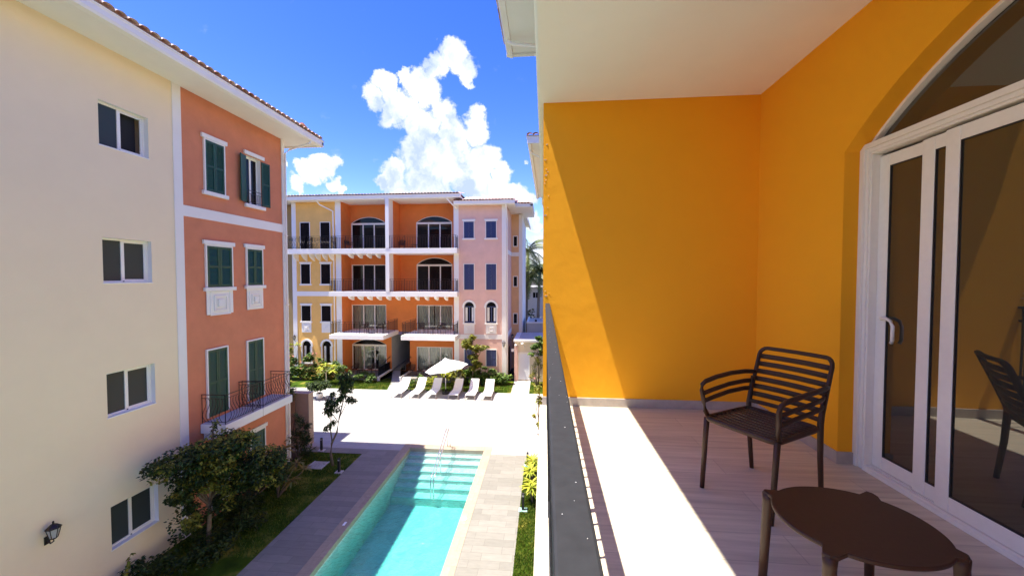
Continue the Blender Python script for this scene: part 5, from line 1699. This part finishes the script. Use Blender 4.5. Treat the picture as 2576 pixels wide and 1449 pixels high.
for i, (x, h_, s_) in enumerate(((-5.9, .8, 51), (-4.9, .75, 52), (-4.0, .7, 53), (-3.2, .6, 54))):
    shrub('shrub', ('leafy green hedge shrub below the pink wall, just right of the umbrella pole', 'leafy green hedge shrub at the foot of the pink-facade tree', 'leafy green hedge shrub under the right blue shutters', 'leafy green hedge shrub at the white corner pilaster')[i],
          x, 28.2, 0, [(0, 0, h_ * .7, .6, .5, h_ * .75, 520), (.2, .3, h_ * 1.1, .5, .35, h_ * .5, 260)], 'leaf_mid', .22, .36, s_, group=GG)
t = thing('tree', 'young yellow-green tree in front of the pink facade', 'tree', (-5.45, 27.9, 0))
mb = MB(); mb.sweep([(-5.45, 27.9, -.02), (-5.42, 27.9, 1.2), (-5.5, 27.9, 2.2), (-5.45, 27.9, 3.3)], [.06, .05, .04, .02], n=8)
cl = [(-5.6, 27.9, 3.25, .62, .5, .42, 420), (-6.0, 27.9, 3.0, .4, .4, .3, 130), (-4.95, 27.9, 2.8, .5, .4, .3, 170), (-5.4, 27.9, 3.6, .3, .3, .3, 130), (-5.5, 27.9, 2.5, .5, .4, .4, 260), (-5.2, 27.9, 1.9, .55, .4, .5, 320), (-5.5, 27.9, 1.35, .4, .4, .4, 200), (-4.6, 27.9, 3.0, .4, .3, .15, 50)]
branches(mb, (-5.45, 27.9, 1.6), [(c[0], c[1], c[2]) for c in cl], .025, 6); mb.build('trunk', 'bark', t, smooth=True)
mb = MB(); blobs_leaves(mb, cl, .23, .36, 61, droop=.3); mb.build('crown', 'leaf_olive', t)
t = thing('tree', 'small bright green tree beside the gatehouse door', 'tree', (-.55, 28.2, 0))
mb = MB(); mb.sweep([(-.45, 28.2, -.02), (-.42, 28.2, 1.4), (-.5, 28.2, 2.6)], [.05, .04, .03], n=8); cl = [(-.75, 28.2, 3.0, .5, .4, .35, 200), (-.35, 28.2, 3.3, .5, .4, .45, 300), (-.1, 28.2, 2.6, .45, .4, .45, 200), (-.9, 28.2, 2.5, .35, .3, .2, 60)]
branches(mb, (-.45, 28.2, 1.6), [(c[0], c[1], c[2]) for c in cl], .025, 7); mb.build('trunk', 'bark', t, smooth=True)
mb = MB(); blobs_leaves(mb, cl, .22, .34, 62, droop=.3); mb.build('crown', 'leaf_mid', t)
shrub('shrub', 'dry feathery oleander right of the gatehouse door', -.55, 28.0, 0, [(0, 0, 1.2, .5, .4, .6, 320), (.1, 0, 1.9, .4, .3, .4, 160), (-.2, 0, .6, .4, .3, .4, 100)], 'leaf_olive', .22, .1, 63, group=GG, droop=-.5, flowers=3)

# palms and hedge behind
palm(-2.1, 42.5, 11.2, 'coconut palm whose crown shows highest behind the far building', 71, lean=(.2, 0), L=3.0)
palm(-.75, 41.0, 8.9, 'coconut palm nearest the orange wall, hanging yellowing fronds', 72, lean=(.25, .3), L=3.2, nf=26)
palm(-2.3, 39.5+2.2, 8.3, 'leaning coconut palm in front of the white house', 73, lean=(.5, 0), L=2.8, nf=24)
shrub('hedge', 'dark clipped hedge in front of the white house', -1.2, 43.0, 0, [(-1.5, 0, 2.2, 1.2, .6, 2.3, 900), (0, 0, 2.2, 1.2, .6, 2.2, 900), (1.5, 0, 2.2, 1.2, .6, 2.2, 700)], 'leaf_dark', .35, .4, 64, cat='hedge')

# plants in the right lawn strip
GR = 'plants in the right lawn strip'
rnd = random.Random(12)
for (x, y, z, lab) in ((-.45, 14.75, .35, 'yellow-green strap-leaved plant midway along the right lawn strip'), (-.42, 13.4, .4, 'taller yellow-green strap-leaved plant next to the near bollard light'), (-.4, 15.6, .25, 'small strap-leaved plant near the far bollard light')):
    t = thing('dracaena', lab, 'plant', (x, y, 0), GR)
    mb = MB(); st = MB()
    for k in range(4 if z > .3 else 3):
        dx, dy, dz = rnd.uniform(-.15, .15), rnd.uniform(-.3, .3), rnd.uniform(-.15, .25)
        rosette(mb, (x + dx, y + dy, z + dz), 18, .42, .035, rnd, .7); st.sweep([(x, y, 0), (x + dx, y + dy, z + dz)], [.02, .014], n=6)
    mb.build('foliage', 'leaf_yellow', t); st.build('stem', 'bark', t)
t = thing('tree', 'thin-leaved sapling peeking out past the balcony edge, above the plaza', 'tree', (-.35, 20.0, 0), GR)
mb = MB(); mb.sweep([(-.3, 20, -.05), (-.32, 20, 1.2), (-.25, 20, 2.2)], [.03, .02, .01], n=6)
cl = [(-.42, 20, 1.7, .35, .3, .45, 150), (-.3, 20, 2.2, .25, .2, .3, 70), (-.35, 19.2, .9, .22, .2, .35, 60)]
branches(mb, (-.3, 20, .6), [(c[0], c[1], c[2]) for c in cl], .015, 8); mb.build('trunk', 'bark', t, smooth=True)
mb = MB(); blobs_leaves(mb, cl, .15, .36, 66, droop=.2); mb.build('crown', 'leaf_olive', t)

# wooden drain grate on the lawn by the coral building
mb = MB()
for k in range(7): mb.box(-10.15, -9.55, 15.0 + k * .09, 15.05 + k * .09, -.01, .035)
mb.box(-10.2, -10.15, 14.98, 15.62, -.01, .04); mb.box(-9.55, -9.5, 14.98, 15.62, -.01, .04)
mb.build('drain_grate', 'grey_render', None, label='pale slatted drain grate in the shaded lawn', cat='drain grate')
